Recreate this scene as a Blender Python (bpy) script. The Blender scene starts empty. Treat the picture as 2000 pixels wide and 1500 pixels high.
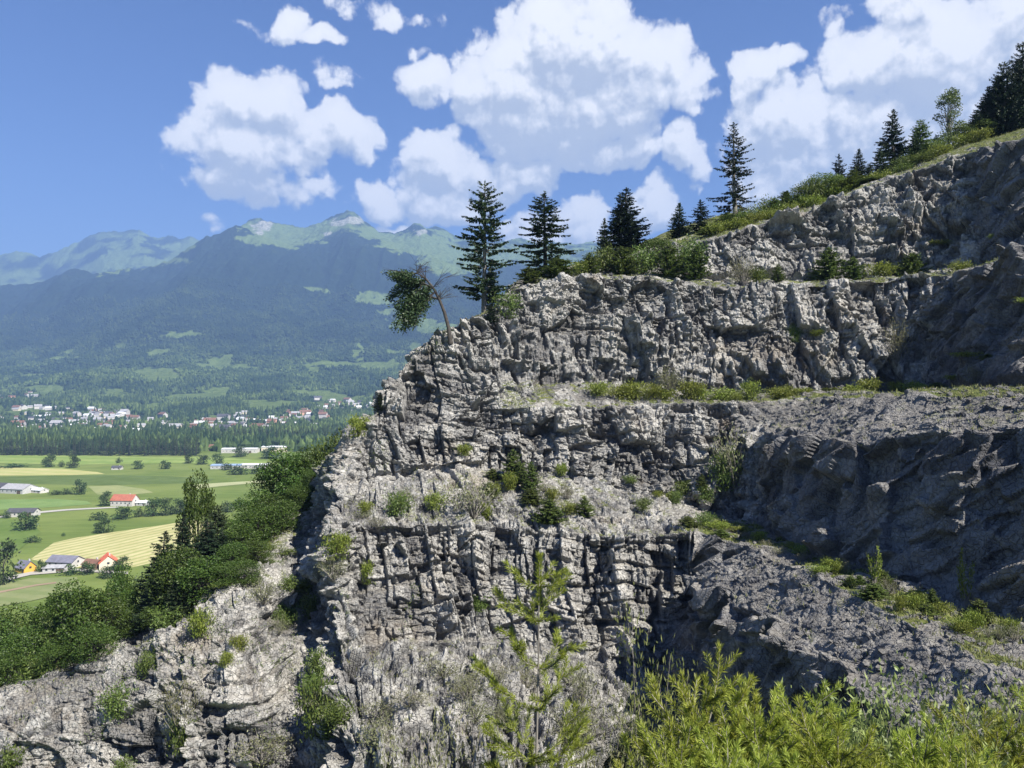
import bpy, math, random
import numpy as np
from mathutils import Vector
from mathutils.bvhtree import BVHTree

# ------------------------------------------------------------------ camera, world, sun, exposure
S = bpy.context.scene
COL = S.collection
SKY = 0.05
CLOUD_LO, CLOUD_HI = (4.3, 4.8, 5.6), (9.8, 9.7, 9.5)
FPX, CX, HY = 1455.0, 1000.0, 765.0          # focal length, centre column, eye-level row of the 2000 x 1500 photograph

cam = bpy.data.cameras.new("camera")
cam_o = bpy.data.objects.new("camera", cam); COL.objects.link(cam_o)
cam.sensor_fit = 'HORIZONTAL'; cam.sensor_width = 36.0
cam.lens = 36.0 * FPX / 2000.0
cam.shift_y = (HY - 750.0) / 2000.0
cam.clip_start = 0.1; cam.clip_end = 60000
cam_o.location = (0, 0, 0); cam_o.rotation_euler = (math.radians(90), 0, 0)
S.camera = cam_o
S.view_settings.view_transform = 'Standard'
S.view_settings.look = 'None'
S.view_settings.gamma = 1.0
S.view_settings.exposure = 1.4
try: S.view_settings.use_curve_mapping = False
except Exception: pass
S.cycles.use_denoising = True
S.cycles.volume_bounces = 0
S.cycles.max_bounces = 5
S.cycles.diffuse_bounces = 2
S.cycles.transmission_bounces = 3
S.cycles.transparent_max_bounces = 6
S.cycles.caustics_reflective = False
S.cycles.caustics_refractive = False

SUN_EL, SUN_AZ = math.radians(48), math.radians(131)      # azimuth clockwise from the viewing direction (+Y)
SUN = Vector((math.sin(SUN_AZ)*math.cos(SUN_EL), math.cos(SUN_AZ)*math.cos(SUN_EL), math.sin(SUN_EL)))
ld = bpy.data.lights.new("sun", 'SUN'); ld.energy = 5.0; ld.angle = math.radians(0.5); ld.color = (1.0, 0.945, 0.85)
lo = bpy.data.objects.new("sun", ld); COL.objects.link(lo)
lo.rotation_euler = (-SUN).to_track_quat('-Z', 'Y').to_euler()

class NT:
    """small helper for writing node trees"""
    def __init__(s, tree): s.t = tree; s.n = tree.nodes; s.l = tree.links
    def new(s, typ, **kw):
        n = s.n.new(typ)
        for k, v in kw.items(): setattr(n, k, v)
        return n
    def put(s, sock, v):
        if isinstance(v, bpy.types.NodeSocket): s.l.new(v, sock)
        else:
            if hasattr(sock.default_value, '__len__') and not hasattr(v, '__len__'): v = [v]*len(sock.default_value)
            if hasattr(v, '__len__') and len(sock.default_value) == 4 and len(v) == 3: v = (*v, 1)
            sock.default_value = v
    def m(s, op, a, b=None, c=None, clamp=False):
        n = s.new('ShaderNodeMath', operation=op, use_clamp=clamp)
        s.put(n.inputs[0], a)
        if b is not None: s.put(n.inputs[1], b)
        if c is not None: s.put(n.inputs[2], c)
        return n.outputs[0]
    def vm(s, op, a, b=None, scale=None):
        n = s.new('ShaderNodeVectorMath', operation=op)
        s.put(n.inputs[0], a)
        if b is not None: s.put(n.inputs[1], b)
        if scale is not None: s.put(n.inputs['Scale'], scale)
        return n.outputs['Value'] if op in ('LENGTH', 'DOT_PRODUCT', 'DISTANCE') else n.outputs[0]
    def sep(s, v):
        n = s.new('ShaderNodeSeparateXYZ'); s.put(n.inputs[0], v); return n.outputs
    def comb(s, x, y, z):
        n = s.new('ShaderNodeCombineXYZ'); s.put(n.inputs[0], x); s.put(n.inputs[1], y); s.put(n.inputs[2], z); return n.outputs[0]
    def ramp(s, v, a, b, lo=0.0, hi=1.0, smooth=True):
        n = s.new('ShaderNodeMapRange'); n.interpolation_type = 'SMOOTHSTEP' if smooth else 'LINEAR'
        for k, x in enumerate((v, a, b, lo, hi)): s.put(n.inputs[k], x)
        return n.outputs[0]
    def noise(s, vec, scale, detail=4, rough=0.55, dist=0.0, col=False, dim='3D'):
        n = s.new('ShaderNodeTexNoise', noise_dimensions=dim)
        s.put(n.inputs['Vector'], vec); s.put(n.inputs['Scale'], scale); s.put(n.inputs['Detail'], detail)
        s.put(n.inputs['Roughness'], rough); s.put(n.inputs['Distortion'], dist)
        return n.outputs['Color' if col else 'Fac']
    def vor(s, vec, scale, feature='F1', out='Distance', smooth=None, dim='3D'):
        n = s.new('ShaderNodeTexVoronoi', feature=feature, voronoi_dimensions=dim)
        s.put(n.inputs['Vector'], vec); s.put(n.inputs['Scale'], scale)
        if smooth is not None: s.put(n.inputs['Smoothness'], smooth)
        return n.outputs[out]
    def mix(s, f, a, b):
        n = s.new('ShaderNodeMix', data_type='RGBA')
        s.put(n.inputs[0], f); s.put(n.inputs[6], a); s.put(n.inputs[7], b)
        return n.outputs[2]
    def attr(s, name, out='Fac'):
        n = s.new('ShaderNodeAttribute', attribute_name=name); return n.outputs[out]
    def rnd(s): return s.new('ShaderNodeNewGeometry').outputs['Random Per Island']
    def orand(s): return s.new('ShaderNodeObjectInfo').outputs['Random']

W = bpy.data.worlds.new("World"); S.world = W; W.use_nodes = True
def build_world():
    w = NT(W.node_tree); w.n.clear()
    out = w.new('ShaderNodeOutputWorld'); bg = w.new('ShaderNodeBackground')
    bg0 = w.new('ShaderNodeBackground'); mxs = w.new('ShaderNodeMixShader')
    w.l.new(bg0.outputs[0], mxs.inputs[1]); w.l.new(bg.outputs[0], mxs.inputs[2]); w.l.new(mxs.outputs[0], out.inputs[0])
    sky = w.new('ShaderNodeTexSky', sky_type='NISHITA', sun_disc=False)
    sky.sun_elevation = SUN_EL; sky.sun_rotation = SUN_AZ
    sky.altitude = 500; sky.air_density = 1.0; sky.dust_density = 0.2; sky.ozone_density = 4.0
    bg.inputs[1].default_value = bg0.inputs[1].default_value = SKY
    tc = w.new('ShaderNodeTexCoord')
    d = w.vm('NORMALIZE', tc.outputs['Generated'])
    x, y, z = w.sep(d)[:3]
    az = w.m('ARCTAN2', x, y); el = w.m('ARCSINE', z)
    # cumulus clouds: clusters of ellipses in azimuth/elevation, eaten into by noise
    blobs = [  # column, row, half width, half height, strength
        (440,205,80,70,1),(535,200,95,72,1),(490,285,170,85,1.1),(655,265,95,58,1),(480,350,120,60,.9),(570,375,80,38,.7),(400,270,90,55,.8),
        (560,45,55,38,.75),(625,78,62,24,.7),(500,52,35,16,.4),(750,8,120,30,.6),(655,150,50,28,.35),(820,100,30,16,.25),
        (850,165,80,55,1),(985,150,120,95,1.1),(1120,85,160,120,1.2),(1250,130,130,100,1.1),(1100,230,220,90,1.2),(1170,300,140,45,.9),(1150,15,120,60,1),(1350,170,75,50,.8),
        (840,330,115,62,1.2),(745,385,75,40,1.1),(1000,345,105,55,1.1),(1130,430,80,55,1.2),(1180,480,90,45,1),(1275,400,50,55,1),(1330,300,60,65,1.05),(780,447,65,20,.9),(1040,460,90,40,1.1),(870,400,110,40,1),(900,300,70,40,.7),(430,435,35,14,.4),
        (1480,145,55,50,1.1),(1545,120,35,32,1),(1540,250,130,110,1.1),(1700,120,120,110,1),(1850,110,190,120,1.1),(2000,60,200,150,1.1),(1500,360,130,80,1),(1690,260,160,110,1),(1850,260,200,130,1.1),(1650,30,60,30,.5),(1780,0,120,60,.9),(1600,370,110,60,.9),(2200,200,300,200,1.1),
        (-250,250,150,80,.9),(-420,330,180,90,.9),(2600,300,250,160,1)]
    vw = w.comb(az, el, 0.0)
    # the part of the sky that holds clouds; the rest is clear
    w.put(mxs.inputs[0], w.m('MULTIPLY', w.m('MULTIPLY', w.m('LESS_THAN', w.m('ABSOLUTE', az), 1.0), w.m('GREATER_THAN', el, 0.0)), w.m('LESS_THAN', el, 0.66)))
    hs = w.new('ShaderNodeHueSaturation'); w.put(hs.inputs['Saturation'], 1.2); w.put(hs.inputs['Hue'], .515); w.put(hs.inputs['Value'], 1.05); w.l.new(sky.outputs[0], hs.inputs['Color']); skyo = hs.outputs[0]
    w.l.new(skyo, bg0.inputs[0])
    g = bpy.data.node_groups.new("cloud_density", 'ShaderNodeTree')
    g.interface.new_socket("P", in_out='INPUT', socket_type='NodeSocketVector')
    g.interface.new_socket("D", in_out='OUTPUT', socket_type='NodeSocketFloat')
    q = NT(g); gi = q.new('NodeGroupInput'); go = q.new('NodeGroupOutput')
    P = gi.outputs[0]
    n1 = q.noise(P, 9.0, 2, .5, col=True, dim='2D'); n2 = q.noise(P, 34.0, 3, .6, col=True, dim='2D')
    Pw = q.vm('ADD', P, q.vm('SCALE', q.vm('SUBTRACT', n1, (.5, .5, .5)), scale=0.06))
    Pw = q.vm('ADD', Pw, q.vm('SCALE', q.vm('SUBTRACT', n2, (.5, .5, .5)), scale=0.014))
    acc = None
    for (bx, by, rx, ry, st) in blobs:
        a0 = math.atan((bx-CX)/FPX); e0 = math.atan((HY-by)/FPX*math.cos(a0))
        ra = rx/FPX*math.cos(a0)**2; re = ry/FPX*math.cos(a0)
        v = q.vm('MULTIPLY', q.vm('SUBTRACT', Pw, (a0, e0, 0)), (1/ra, 1/re, 0))
        r2 = q.vm('DOT_PRODUCT', v, v)
        f = q.m('MULTIPLY_ADD', r2, -0.95*st, st*1.0)
        acc = f if acc is None else q.m('MAXIMUM', acc, f)
    acc = q.m('MAXIMUM', acc, -1.0)
    fb = q.noise(P, 24.0, 8, .60, dim='2D')
    P2 = q.vm('ADD', P, q.vm('SCALE', n2, scale=.02))
    b1 = q.vor(P2, 21.0, 'SMOOTH_F1', smooth=.5, dim='2D')
    b2 = q.vor(P2, 55.0, 'SMOOTH_F1', smooth=.5, dim='2D')
    b3 = q.vor(P2, 130.0, 'SMOOTH_F1', smooth=.5, dim='2D')
    D = q.m('ADD', acc, q.m('MULTIPLY', q.m('SUBTRACT', fb, .5), 1.05))
    D = q.m('SUBTRACT', D, q.m('MULTIPLY', q.m('SUBTRACT', b1, .3), .62))
    D = q.m('SUBTRACT', D, q.m('MULTIPLY', q.m('SUBTRACT', b2, .3), .30))
    D = q.m('SUBTRACT', D, q.m('MULTIPLY', q.m('SUBTRACT', b3, .3), .13))
    q.l.new(D, go.inputs[0])
    g.interface.new_socket("S", in_out='OUTPUT', socket_type='NodeSocketFloat')
    q.l.new(acc, go.inputs[1])
    def dens(v, k=0):
        n = w.new('ShaderNodeGroup', node_tree=g); w.put(n.inputs[0], v); return n.outputs[k]
    D0 = dens(vw)
    D1 = dens(w.vm('ADD', vw, (0.004, 0.011, 0)))
    D2 = dens(w.vm('ADD', vw, (0.004, 0.048, 0)), 1)
    D4 = dens(w.vm('ADD', vw, (0.004, 0.105, 0)), 1)
    D3 = dens(w.vm('ADD', vw, (0.008, 0.026, 0)))
    alpha = w.ramp(D0, 0.0, 0.38)
    relief = w.m('ADD', w.m('MULTIPLY', w.m('SUBTRACT', D0, D1), 0.60), w.m('MULTIPLY', w.m('SUBTRACT', D0, D3), 0.42))
    shade = w.m('ADD', w.m('MULTIPLY', w.ramp(D2, .1, .95), .55), w.m('MULTIPLY', w.ramp(D4, .0, .9), .45))
    lum = w.m('ADD', w.m('SUBTRACT', 1.04, w.m('MULTIPLY', shade, 0.53)), relief)
    lum = w.m('MAXIMUM', w.m('MINIMUM', lum, 1.05), 0.48)
    thin = w.ramp(D0, 0.1, 0.9)
    cc = w.mix(w.ramp(lum, .42, 1.0, smooth=False), CLOUD_LO, CLOUD_HI)
    res = w.mix(w.m('MULTIPLY', alpha, w.m('MULTIPLY_ADD', thin, .12, .86)), skyo, cc)
    w.put(bg.inputs[0], res)
build_world()
W.cycles.sampling_method = 'MANUAL'; W.cycles.sample_map_resolution = 512

# ------------------------------------------------------------------ helpers
def P(px, py, Y): return ((px-CX)/FPX*Y, Y, (HY-py)/FPX*Y)
rng = np.random.default_rng(7)

def mesh_np(name, V, F, mat, parent=None, smooth=False, attrs=None, mats=None, midx=None):
    """one mesh object from numpy vertices and a face array (triangles or quads)"""
    V = np.ascontiguousarray(V, dtype=np.float32); F = np.ascontiguousarray(F, dtype=np.int32)
    me = bpy.data.meshes.new(name); k = F.shape[1]
    me.vertices.add(len(V)); me.vertices.foreach_set('co', V.ravel())
    me.loops.add(F.size); me.loops.foreach_set('vertex_index', F.ravel())
    me.polygons.add(len(F)); me.polygons.foreach_set('loop_start', np.arange(0, F.size, k, dtype=np.int32))
    me.polygons.foreach_set('use_smooth', np.full(len(F), smooth))
    if attrs:
        for an, av in attrs.items():
            a = me.attributes.new(an, 'FLOAT', 'POINT'); a.data.foreach_set('value', np.ascontiguousarray(av, dtype=np.float32))
    for m in (mats or [mat]): me.materials.append(m)
    if midx is not None: me.polygons.foreach_set('material_index', np.ascontiguousarray(midx, dtype=np.int32))
    me.update(calc_edges=True)
    o = bpy.data.objects.new(name, me); COL.objects.link(o)
    if parent is not None: o.parent = parent
    return o

def tag(o, label=None, cat=None, group=None, kind=None):
    if label: o['label'] = label
    if cat: o['category'] = cat
    if group: o['group'] = group
    if kind: o['kind'] = kind
    return o

def h3(ix, iy, iz, seed=0):
    M = np.uint64(0xFFFFFFFF)
    h = (ix.astype(np.int64).astype(np.uint64)*np.uint64(73856093) ^ iy.astype(np.int64).astype(np.uint64)*np.uint64(19349663)
         ^ iz.astype(np.int64).astype(np.uint64)*np.uint64(83492791) ^ np.uint64(seed*2654435761 & 0xFFFFFFFF)) & M
    h = (h ^ (h >> np.uint64(15))) * np.uint64(2246822519) & M
    h = (h ^ (h >> np.uint64(13))) * np.uint64(3266489917) & M
    h = h ^ (h >> np.uint64(16))
    return h
def hf(h, k=0):
    M = np.uint64(0xFFFFFFFF)
    if k:
        h = (h + np.uint64(k*0x9E3779B9 & 0xFFFFFFFF)) & M
        h = (h ^ (h >> np.uint64(15))) * np.uint64(2246822519) & M
        h = h ^ (h >> np.uint64(13))
    return (h & np.uint64(0xFFFFFF)).astype(np.float32) / 16777216.0
def vnoise(p, seed=0):
    f = np.floor(p); t = (p-f).astype(np.float32); i = f.astype(np.int64); t = t*t*(3-2*t)
    r = 0
    for a in (0, 1):
        for b in (0, 1):
            for c in (0, 1):
                wgt = (t[:, 0] if a else 1-t[:, 0])*(t[:, 1] if b else 1-t[:, 1])*(t[:, 2] if c else 1-t[:, 2])
                r = r + wgt*hf(h3(i[:, 0]+a, i[:, 1]+b, i[:, 2]+c, seed))
    return r
def fbm(p, oct=4, seed=0, gain=.5, ridged=False):
    r = 0; a = 1; s = 0
    for o in range(oct):
        n = vnoise(p*(2**o)+o*17.3, seed+o)
        if ridged: n = 1-np.abs(2*n-1)
        r = r+a*n; s += a; a *= gain
    return r/s
def facets(p, seed, tilt=1.0, jitter=.9):
    """voronoi cells, each with its own level and its own tilt: broken rock. returns height, gap to next cell"""
    N = len(p); H = np.zeros(N, np.float32); G = np.zeros(N, np.float32)
    for s0 in range(0, N, 200000):
        q = p[s0:s0+200000]; f = np.floor(q-.5).astype(np.int64)
        n = len(q); b1 = np.full(n, 9., np.float32); b2 = np.full(n, 9., np.float32); hh = np.zeros(n, np.float32)
        for a in (0, 1):
            for b in (0, 1):
                for c in (0, 1):
                    cx, cy, cz = f[:, 0]+a, f[:, 1]+b, f[:, 2]+c
                    h = h3(cx, cy, cz, seed)
                    r1, r2, r3 = hf(h), hf(h, 1), hf(h, 2)
                    dx = (q[:, 0]-cx-.5-(r1-.5)*jitter).astype(np.float32); dy = (q[:, 1]-cy-.5-(r2-.5)*jitter).astype(np.float32); dz = (q[:, 2]-cz-.5-(r3-.5)*jitter).astype(np.float32)
                    d = dx*dx+dy*dy+dz*dz
                    val = hf(h, 3)-.5+tilt*((hf(h, 4)-.5)*dx+(hf(h, 5)-.5)*dy+(hf(h, 6)-.5)*dz)*1.6
                    c1 = d < b1
                    b2 = np.where(c1, b1, np.minimum(b2, d)); hh = np.where(c1, val, hh); b1 = np.where(c1, d, b1)
        H[s0:s0+200000] = hh; G[s0:s0+200000] = np.sqrt(b2)-np.sqrt(b1)
    return H, G
def blocks(p, w, h, seed, tilt=.5, joint=.08):
    """beds cut by upright joints: each block stands at its own level behind sharp edges"""
    z = p[:, 2]/h; k = np.floor(z).astype(np.int64); zero = np.zeros_like(k)
    hk = h3(k, zero, zero, seed); u = (p[:, 0]*.93+p[:, 1]*.37)/(w*(.6+.9*hf(hk, 5)))+hf(hk, 1)*9; v = (p[:, 1]*.93-p[:, 0]*.37)/w+hf(hk, 2)*9
    iu, iv = np.floor(u).astype(np.int64), np.floor(v).astype(np.int64); c = h3(iu, iv, k, seed+3)
    fu, fv, fw = u-iu, v-iv, z-k
    e = np.minimum(np.minimum(fu, 1-fu)/joint, np.minimum(fw, 1-fw)*h/w/joint)
    return (hf(c)-.5+tilt*((hf(c, 4)-.5)*(fu-.5)+(hf(c, 6)-.5)*(fw-.5))*1.5+.35*(hf(hk, 7)-.5)).astype(np.float32), np.clip(e, 0, 1).astype(np.float32)
def sstep(x, a, b):
    t = np.clip((x-a)/(b-a), 0, 1); return t*t*(3-2*t)

def new_mat(name):
    m = bpy.data.materials.new(name); m.use_nodes = True; t = NT(m.node_tree); t.n.clear()
    out = t.new('ShaderNodeOutputMaterial'); return m, t, out
def simple_mat(name, col, rough=.8, var=.15, scale=1.5, bump=0.0):
    m, t, out = new_mat(name)
    b = t.new('ShaderNodeBsdfPrincipled'); t.l.new(b.outputs[0], out.inputs[0])
    tc = t.new('ShaderNodeTexCoord').outputs['Object']
    n = t.noise(tc, scale, 5, .6)
    c0 = tuple(max(0, c*(1-var)) for c in col); c1 = tuple(min(1, c*(1+var)) for c in col)
    t.put(b.inputs['Base Color'], t.mix(t.ramp(n, .3, .7), c0, c1)); t.put(b.inputs['Roughness'], rough)
    if bump:
        bn = t.new('ShaderNodeBump'); t.put(bn.inputs['Height'], n); t.put(bn.inputs['Strength'], bump); t.l.new(bn.outputs[0], b.inputs['Normal'])
    return m
def leaf_mat(name, c_dark, c_light, trans=.28, hue=.0):
    m, t, out = new_mat(name)
    r = t.rnd(); orr = t.orand()
    c = t.mix(r, c_dark, c_light)
    hs = t.new('ShaderNodeHueSaturation'); t.put(hs.inputs['Hue'], t.m('MULTIPLY_ADD', orr, .03, .485))
    t.put(hs.inputs['Saturation'], 1.0); t.put(hs.inputs['Value'], t.m('MULTIPLY_ADD', orr, .35, .82)); t.put(hs.inputs['Color'], c)
    c = hs.outputs[0]
    df = t.new('ShaderNodeBsdfDiffuse'); t.put(df.inputs[0], c)
    tl = t.new('ShaderNodeBsdfTranslucent'); t.put(tl.inputs[0], c)
    mx = t.new('ShaderNodeMixShader'); t.put(mx.inputs[0], trans); t.l.new(df.outputs[0], mx.inputs[1]); t.l.new(tl.outputs[0], mx.inputs[2])
    gl = t.new('ShaderNodeBsdfGlossy'); t.put(gl.inputs['Roughness'], .5); t.put(gl.inputs[0], (.8, .8, .8))
    m2 = t.new('ShaderNodeMixShader'); t.put(m2.inputs[0], .025); t.l.new(mx.outputs[0], m2.inputs[1]); t.l.new(gl.outputs[0], m2.inputs[2])
    t.l.new(m2.outputs[0], out.inputs[0])
    return m

# ------------------------------------------------------------------ the quarry: control points (column, row, depth) of its toe and crest lines
# rows bottom to top: pit, talus, toe4, break4, crest4, toe3, break3, crest3, toe2, mid2, crest2, toe1, mid1, crest1, hillside, far hillside
CP = [
 [(-520,1750,62),(-520,1620,64),(-510,1540,66),(-500,1470,69),(-490,1420,72),(-490,1410,80),(-490,1410,88),(-490,1410,96),(-490,1410,104),(-490,1410,112),(-490,1410,120),(-490,1405,132),(-490,1400,145),(-490,1395,160),(-490,1380,210),(-490,1370,270)],
 [(-30,1750,60),(-30,1570,62),(-20,1490,64),(-10,1400,67),(0,1340,70),(0,1325,78),(0,1328,86),(0,1335,94),(0,1345,102),(0,1355,110),(0,1360,118),(0,1365,130),(0,1370,142),(0,1370,155),(0,1365,200),(0,1352,268)],
 [(200,1750,60),(205,1560,62),(210,1450,64),(220,1350,67),(235,1275,70),(245,1250,76),(255,1250,84),(260,1255,92),(265,1270,100),(265,1290,108),(265,1310,116),(262,1318,128),(256,1325,140),(250,1330,150),(240,1340,190),(220,1335,255)],
 [(440,1750,58),(450,1530,60),(458,1420,62),(460,1280,66),(465,1190,70),(440,1130,76),(450,1090,84),(460,1075,90),(470,1080,96),(475,1100,104),(480,1130,112),(480,1160,124),(480,1200,138),(480,1230,150),(470,1265,185),(450,1290,235)],
 [(560,1750,62),(572,1540,60),(580,1430,64.5),(587,1270,71.5),(590,1140,78.5),(580,1050,87),(598,1000,90),(612,970,93),(625,955,97),(635,955,103),(645,975,110),(655,1010,122),(668,1050,132),(680,1085,145),(700,1130,175),(700,1200,225)],
 [(640,1750,58),(655,1500,57),(660,1290,66),(658,1160,70),(652,1035,73),(655,955,80),(680,895,84),(702,845,87),(718,822,89),(735,812,92),(755,830,100),(765,860,110),(780,900,122),(800,950,135),(830,1000,155),(850,1015,210)],
 [(690,1750,57),(700,1480,56),(705,1260,68),(710,1150,72),(715,1030,75),(722,940,83),(735,870,86),(750,812,88),(762,760,90),(778,725,91),(805,700,93),(820,705,101),(835,740,112),(850,790,125),(870,850,150),(900,900,205)],
 [(830,1750,57),(840,1480,56),(850,1250,71),(855,1130,74),(860,1030,76),(870,915,86),(870,850,87),(870,790,89),(870,740,90),(880,690,91),(888,642,93),(905,636,103),(930,640,115),(960,640,127),(980,660,150),(1000,750,205)],
 [(930,1750,57),(930,1480,56),(940,1250,71.5),(945,1130,74.5),(950,1025,77),(950,910,87),(950,850,88),(950,795,89),(950,742,91),(955,670,93),(965,606,95),(975,598,106),(985,600,117),(1000,600,127),(1010,610,150),(1030,700,205)],
 [(960,1750,58),(980,1480,56),(990,1255,72),(1000,1140,75),(1010,1030,77),(1010,915,87),(1000,860,88),(1000,800,89),(1010,745,93),(1010,640,95),(1015,562,98),(1020,550,110),(1030,545,118),(1040,540,127),(1050,545,145),(1060,570,205)],
 [(1080,1750,60),(1120,1480,58),(1180,1290,72.5),(1190,1150,74.5),(1200,1045,76),(1230,955,87),(1220,880,88.5),(1210,790,91),(1210,745,97),(1200,650,98.5),(1200,540,101),(1210,530,112),(1210,512,116),(1210,500,124),(1220,490,140),(1220,500,205)],
 [(1160,1700,66),(1230,1440,66),(1285,1310,74),(1350,1150,74.5),(1372,1045,74.5),(1400,1000,86),(1400,900,88),(1400,785,91),(1400,768,97),(1400,680,98.5),(1400,560,101),(1390,545,108),(1388,505,109),(1380,468,111),(1390,440,127),(1400,430,200)],
 [(1250,1750,62),(1270,1480,62),(1330,1368,68),(1395,1147,67),(1480,1075,67),(1480,1028,80),(1500,850,83),(1540,783,90),(1520,768,96),(1520,690,97.5),(1500,562,101),(1500,547,108),(1495,490,109.5),(1490,437,112),(1500,420,127),(1500,425,200)],
 [(1330,1850,52),(1340,1560,53),(1403,1480,57),(1485,1214,57),(1600,1130,57),(1590,1085,65),(1640,862,68.5),(1680,778,76),(1640,766,95),(1630,680,97),(1620,558,100),(1620,548,107),(1610,470,109),(1600,402,112),(1610,390,127),(1610,388,200)],
 [(1430,2000,44),(1440,1700,45),(1504,1605,48.5),(1600,1293,48.5),(1740,1195,48.5),(1730,1130,57),(1795,848,58.5),(1830,772,64.5),(1770,764,94),(1775,670,96),(1790,545,98),(1780,538,105),(1770,450,107),(1750,345,111),(1750,335,127),(1740,328,200)],
 [(1520,2150,38),(1540,1850,39),(1603,1735,42),(1710,1375,42),(1870,1260,42),(1860,1170,51.5),(1930,838,53),(1960,768,57.5),(1850,762,86),(1880,660,86.5),(1920,528,88),(1895,520,99),(1885,420,103),(1880,300,108),(1870,293,124),(1850,292,200)],
 [(1640,2300,33),(1640,2000,34),(1708,1866,37),(1826,1457,37),(2010,1330,37),(2010,1215,46.5),(2110,832,47.8),(2150,765,51.5),(2010,760,70),(2060,640,71.5),(2110,470,73.5),(2010,490,88),(2020,390,92),(2030,262,97),(2030,256,117),(2010,246,190)],
 [(2100,2600,28),(2200,2200,28),(2200,2000,30),(2300,1650,30),(2500,1460,30),(2500,1330,37),(2600,930,38),(2700,765,44),(2500,760,55),(2560,610,57),(2640,400,60),(2500,390,72),(2550,250,75),(2600,100,80),(2600,60,99),(2600,0,180)],
]
CP = np.array([[P(*c) for c in col] for col in CP])         # columns, rows, xyz
NR = [16, 90, 100, 90, 70, 95, 105, 80, 32, 100, 110, 34, 75, 80, 50, 50]
NC = 1850
def catmull(A, t):
    """A: n,... values at 0..n-1, t: parameters"""
    n = len(A); i = np.clip(np.floor(t).astype(int), 0, n-2); f = (t-i).reshape(-1, *([1]*(A.ndim-1)))
    p0, p1, p2, p3 = A[np.maximum(i-1, 0)], A[i], A[i+1], A[np.minimum(i+2, n-1)]
    m1 = (p2-p0)*.38; m2 = (p3-p1)*.38
    return (2*f**3-3*f**2+1)*p1+(f**3-2*f**2+f)*m1+(-2*f**3+3*f**2)*p2+(f**3-f**2)*m2
def build_quarry():
    colpx = np.array([-520, -10, 235, 465, 588, 655, 715, 860, 950, 1010, 1200, 1372, 1480, 1600, 1740, 1870, 2010, 2400.])
    pxs = np.concatenate([np.linspace(-520, -20, 90, endpoint=False), np.linspace(-20, 2040, NC-150, endpoint=False), np.linspace(2040, 2400, 60)])
    tcol = np.interp(pxs, colpx, np.arange(len(colpx)))
    R = catmull(CP, tcol)                                     # NC, 16, 3
    tr = np.concatenate([np.linspace(k, k+1, NR[k], endpoint=False) for k in range(15)]+[[15.0]])
    k = np.clip(np.floor(tr).astype(int), 0, 14); f = tr-k
    # wander of the break lines so that crests are not ruled curves
    B = R[:, k]*(1-f)[None, :, None]+R[:, k+1]*f[None, :, None]
    nc, nr = B.shape[:2]
    # on the raked walls the break between ramp and steep face wanders in tongues
    for kk in (3, 6):
        wgt = np.clip(1-np.abs(tr-kk)/.9, 0, 1)[None, :]*sstep(pxs, 1400, 1470)[:, None]
        q0 = np.stack([B[:, :, 1]*.42, B[:, :, 2]*0, np.full(B.shape[:2], float(kk))], 2).reshape(-1, 3)
        off = ((fbm(q0, 3, 300+kk, .6)-.5)*3.6).reshape(nc, nr)*wgt
        B[:, :, 0] += off; B[:, :, 2] += off*.55
    U = B.copy()
    for _ in range(5):                                        # soften the breaks a little
        U[:, 1:-1] = .25*U[:, :-2]+.5*U[:, 1:-1]+.25*U[:, 2:]
    du = np.gradient(U, axis=0); dv = np.gradient(U, axis=1)
    N = np.cross(du, dv); N /= np.linalg.norm(N, axis=2, keepdims=True)+1e-9
    Ns = N.copy()
    for _ in range(30):
        Ns[:, 1:-1] = .25*Ns[:, :-2]+.5*Ns[:, 1:-1]+.25*Ns[:, 2:]
        Ns[1:-1] = .25*Ns[:-2]+.5*Ns[1:-1]+.25*Ns[2:]
    Ns /= np.linalg.norm(Ns, axis=2, keepdims=True)+1e-9
    steep = 1-sstep(N[..., 2], .45, .92)
    # masks in the (column, row) frame of the workings
    T = np.broadcast_to(tr[None, :], (nc, nr)); PX = np.broadcast_to(pxs[:, None], (nc, nr))
    p = U.reshape(-1, 3); n = Ns.reshape(-1, 3); st = steep.ravel().astype(np.float32); tt = T.ravel(); px = PX.ravel()
    # the long cuts running towards the camera on the right are smooth raked walls
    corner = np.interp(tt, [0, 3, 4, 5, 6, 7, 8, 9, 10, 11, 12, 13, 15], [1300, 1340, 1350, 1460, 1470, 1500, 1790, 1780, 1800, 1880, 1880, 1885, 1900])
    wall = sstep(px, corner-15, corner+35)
    warp = np.stack([fbm(p*.35, 3, 11), fbm(p*.35, 3, 12), fbm(p*.35, 3, 13)], 1)-.5
    warp2 = np.stack([vnoise(p*1.7, 21), vnoise(p*1.7, 22), vnoise(p*1.7, 23)], 1)-.5
    pw = p+warp*1.5
    up = np.array([.10, .0, 1.0]);
    def ani(q, sx, sz): return q*np.array([1/sx, 1/sx, 1/sz])+np.outer(q[:, 2], [.05, .02, 0])
    big, g0 = facets(ani(pw, 4.6, 8.0), 1, .7)
    med, g1 = facets(ani(pw, 1.9, 3.6)+5, 2, .9)
    sml, g2 = facets(ani(pw, .8, 1.5)+9, 3, 1.0)
    tin, g3 = facets(ani(pw+warp2*.2, .34, .42)+3, 4, 1.5)
    # raked walls: shear the cells along the slope so flutes run down and to the left
    pr = p+warp*1.2
    q = np.stack([pr[:, 1]*.9+pr[:, 2]*.75, pr[:, 0]*.25, pr[:, 2]*.16-pr[:, 1]*.05], 1)
    fl1, _ = facets(q/np.array([3.2, 3, 1.0]), 31, .8)
    fl2, _ = facets(q/np.array([1.1, 1.2, .5])+3, 32, 1.0)
    fl3 = fbm(q/np.array([.35, .6, .22]), 3, 33)-.5
    lvl = p[:, 2]+warp[:, 2]*1.6
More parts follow.
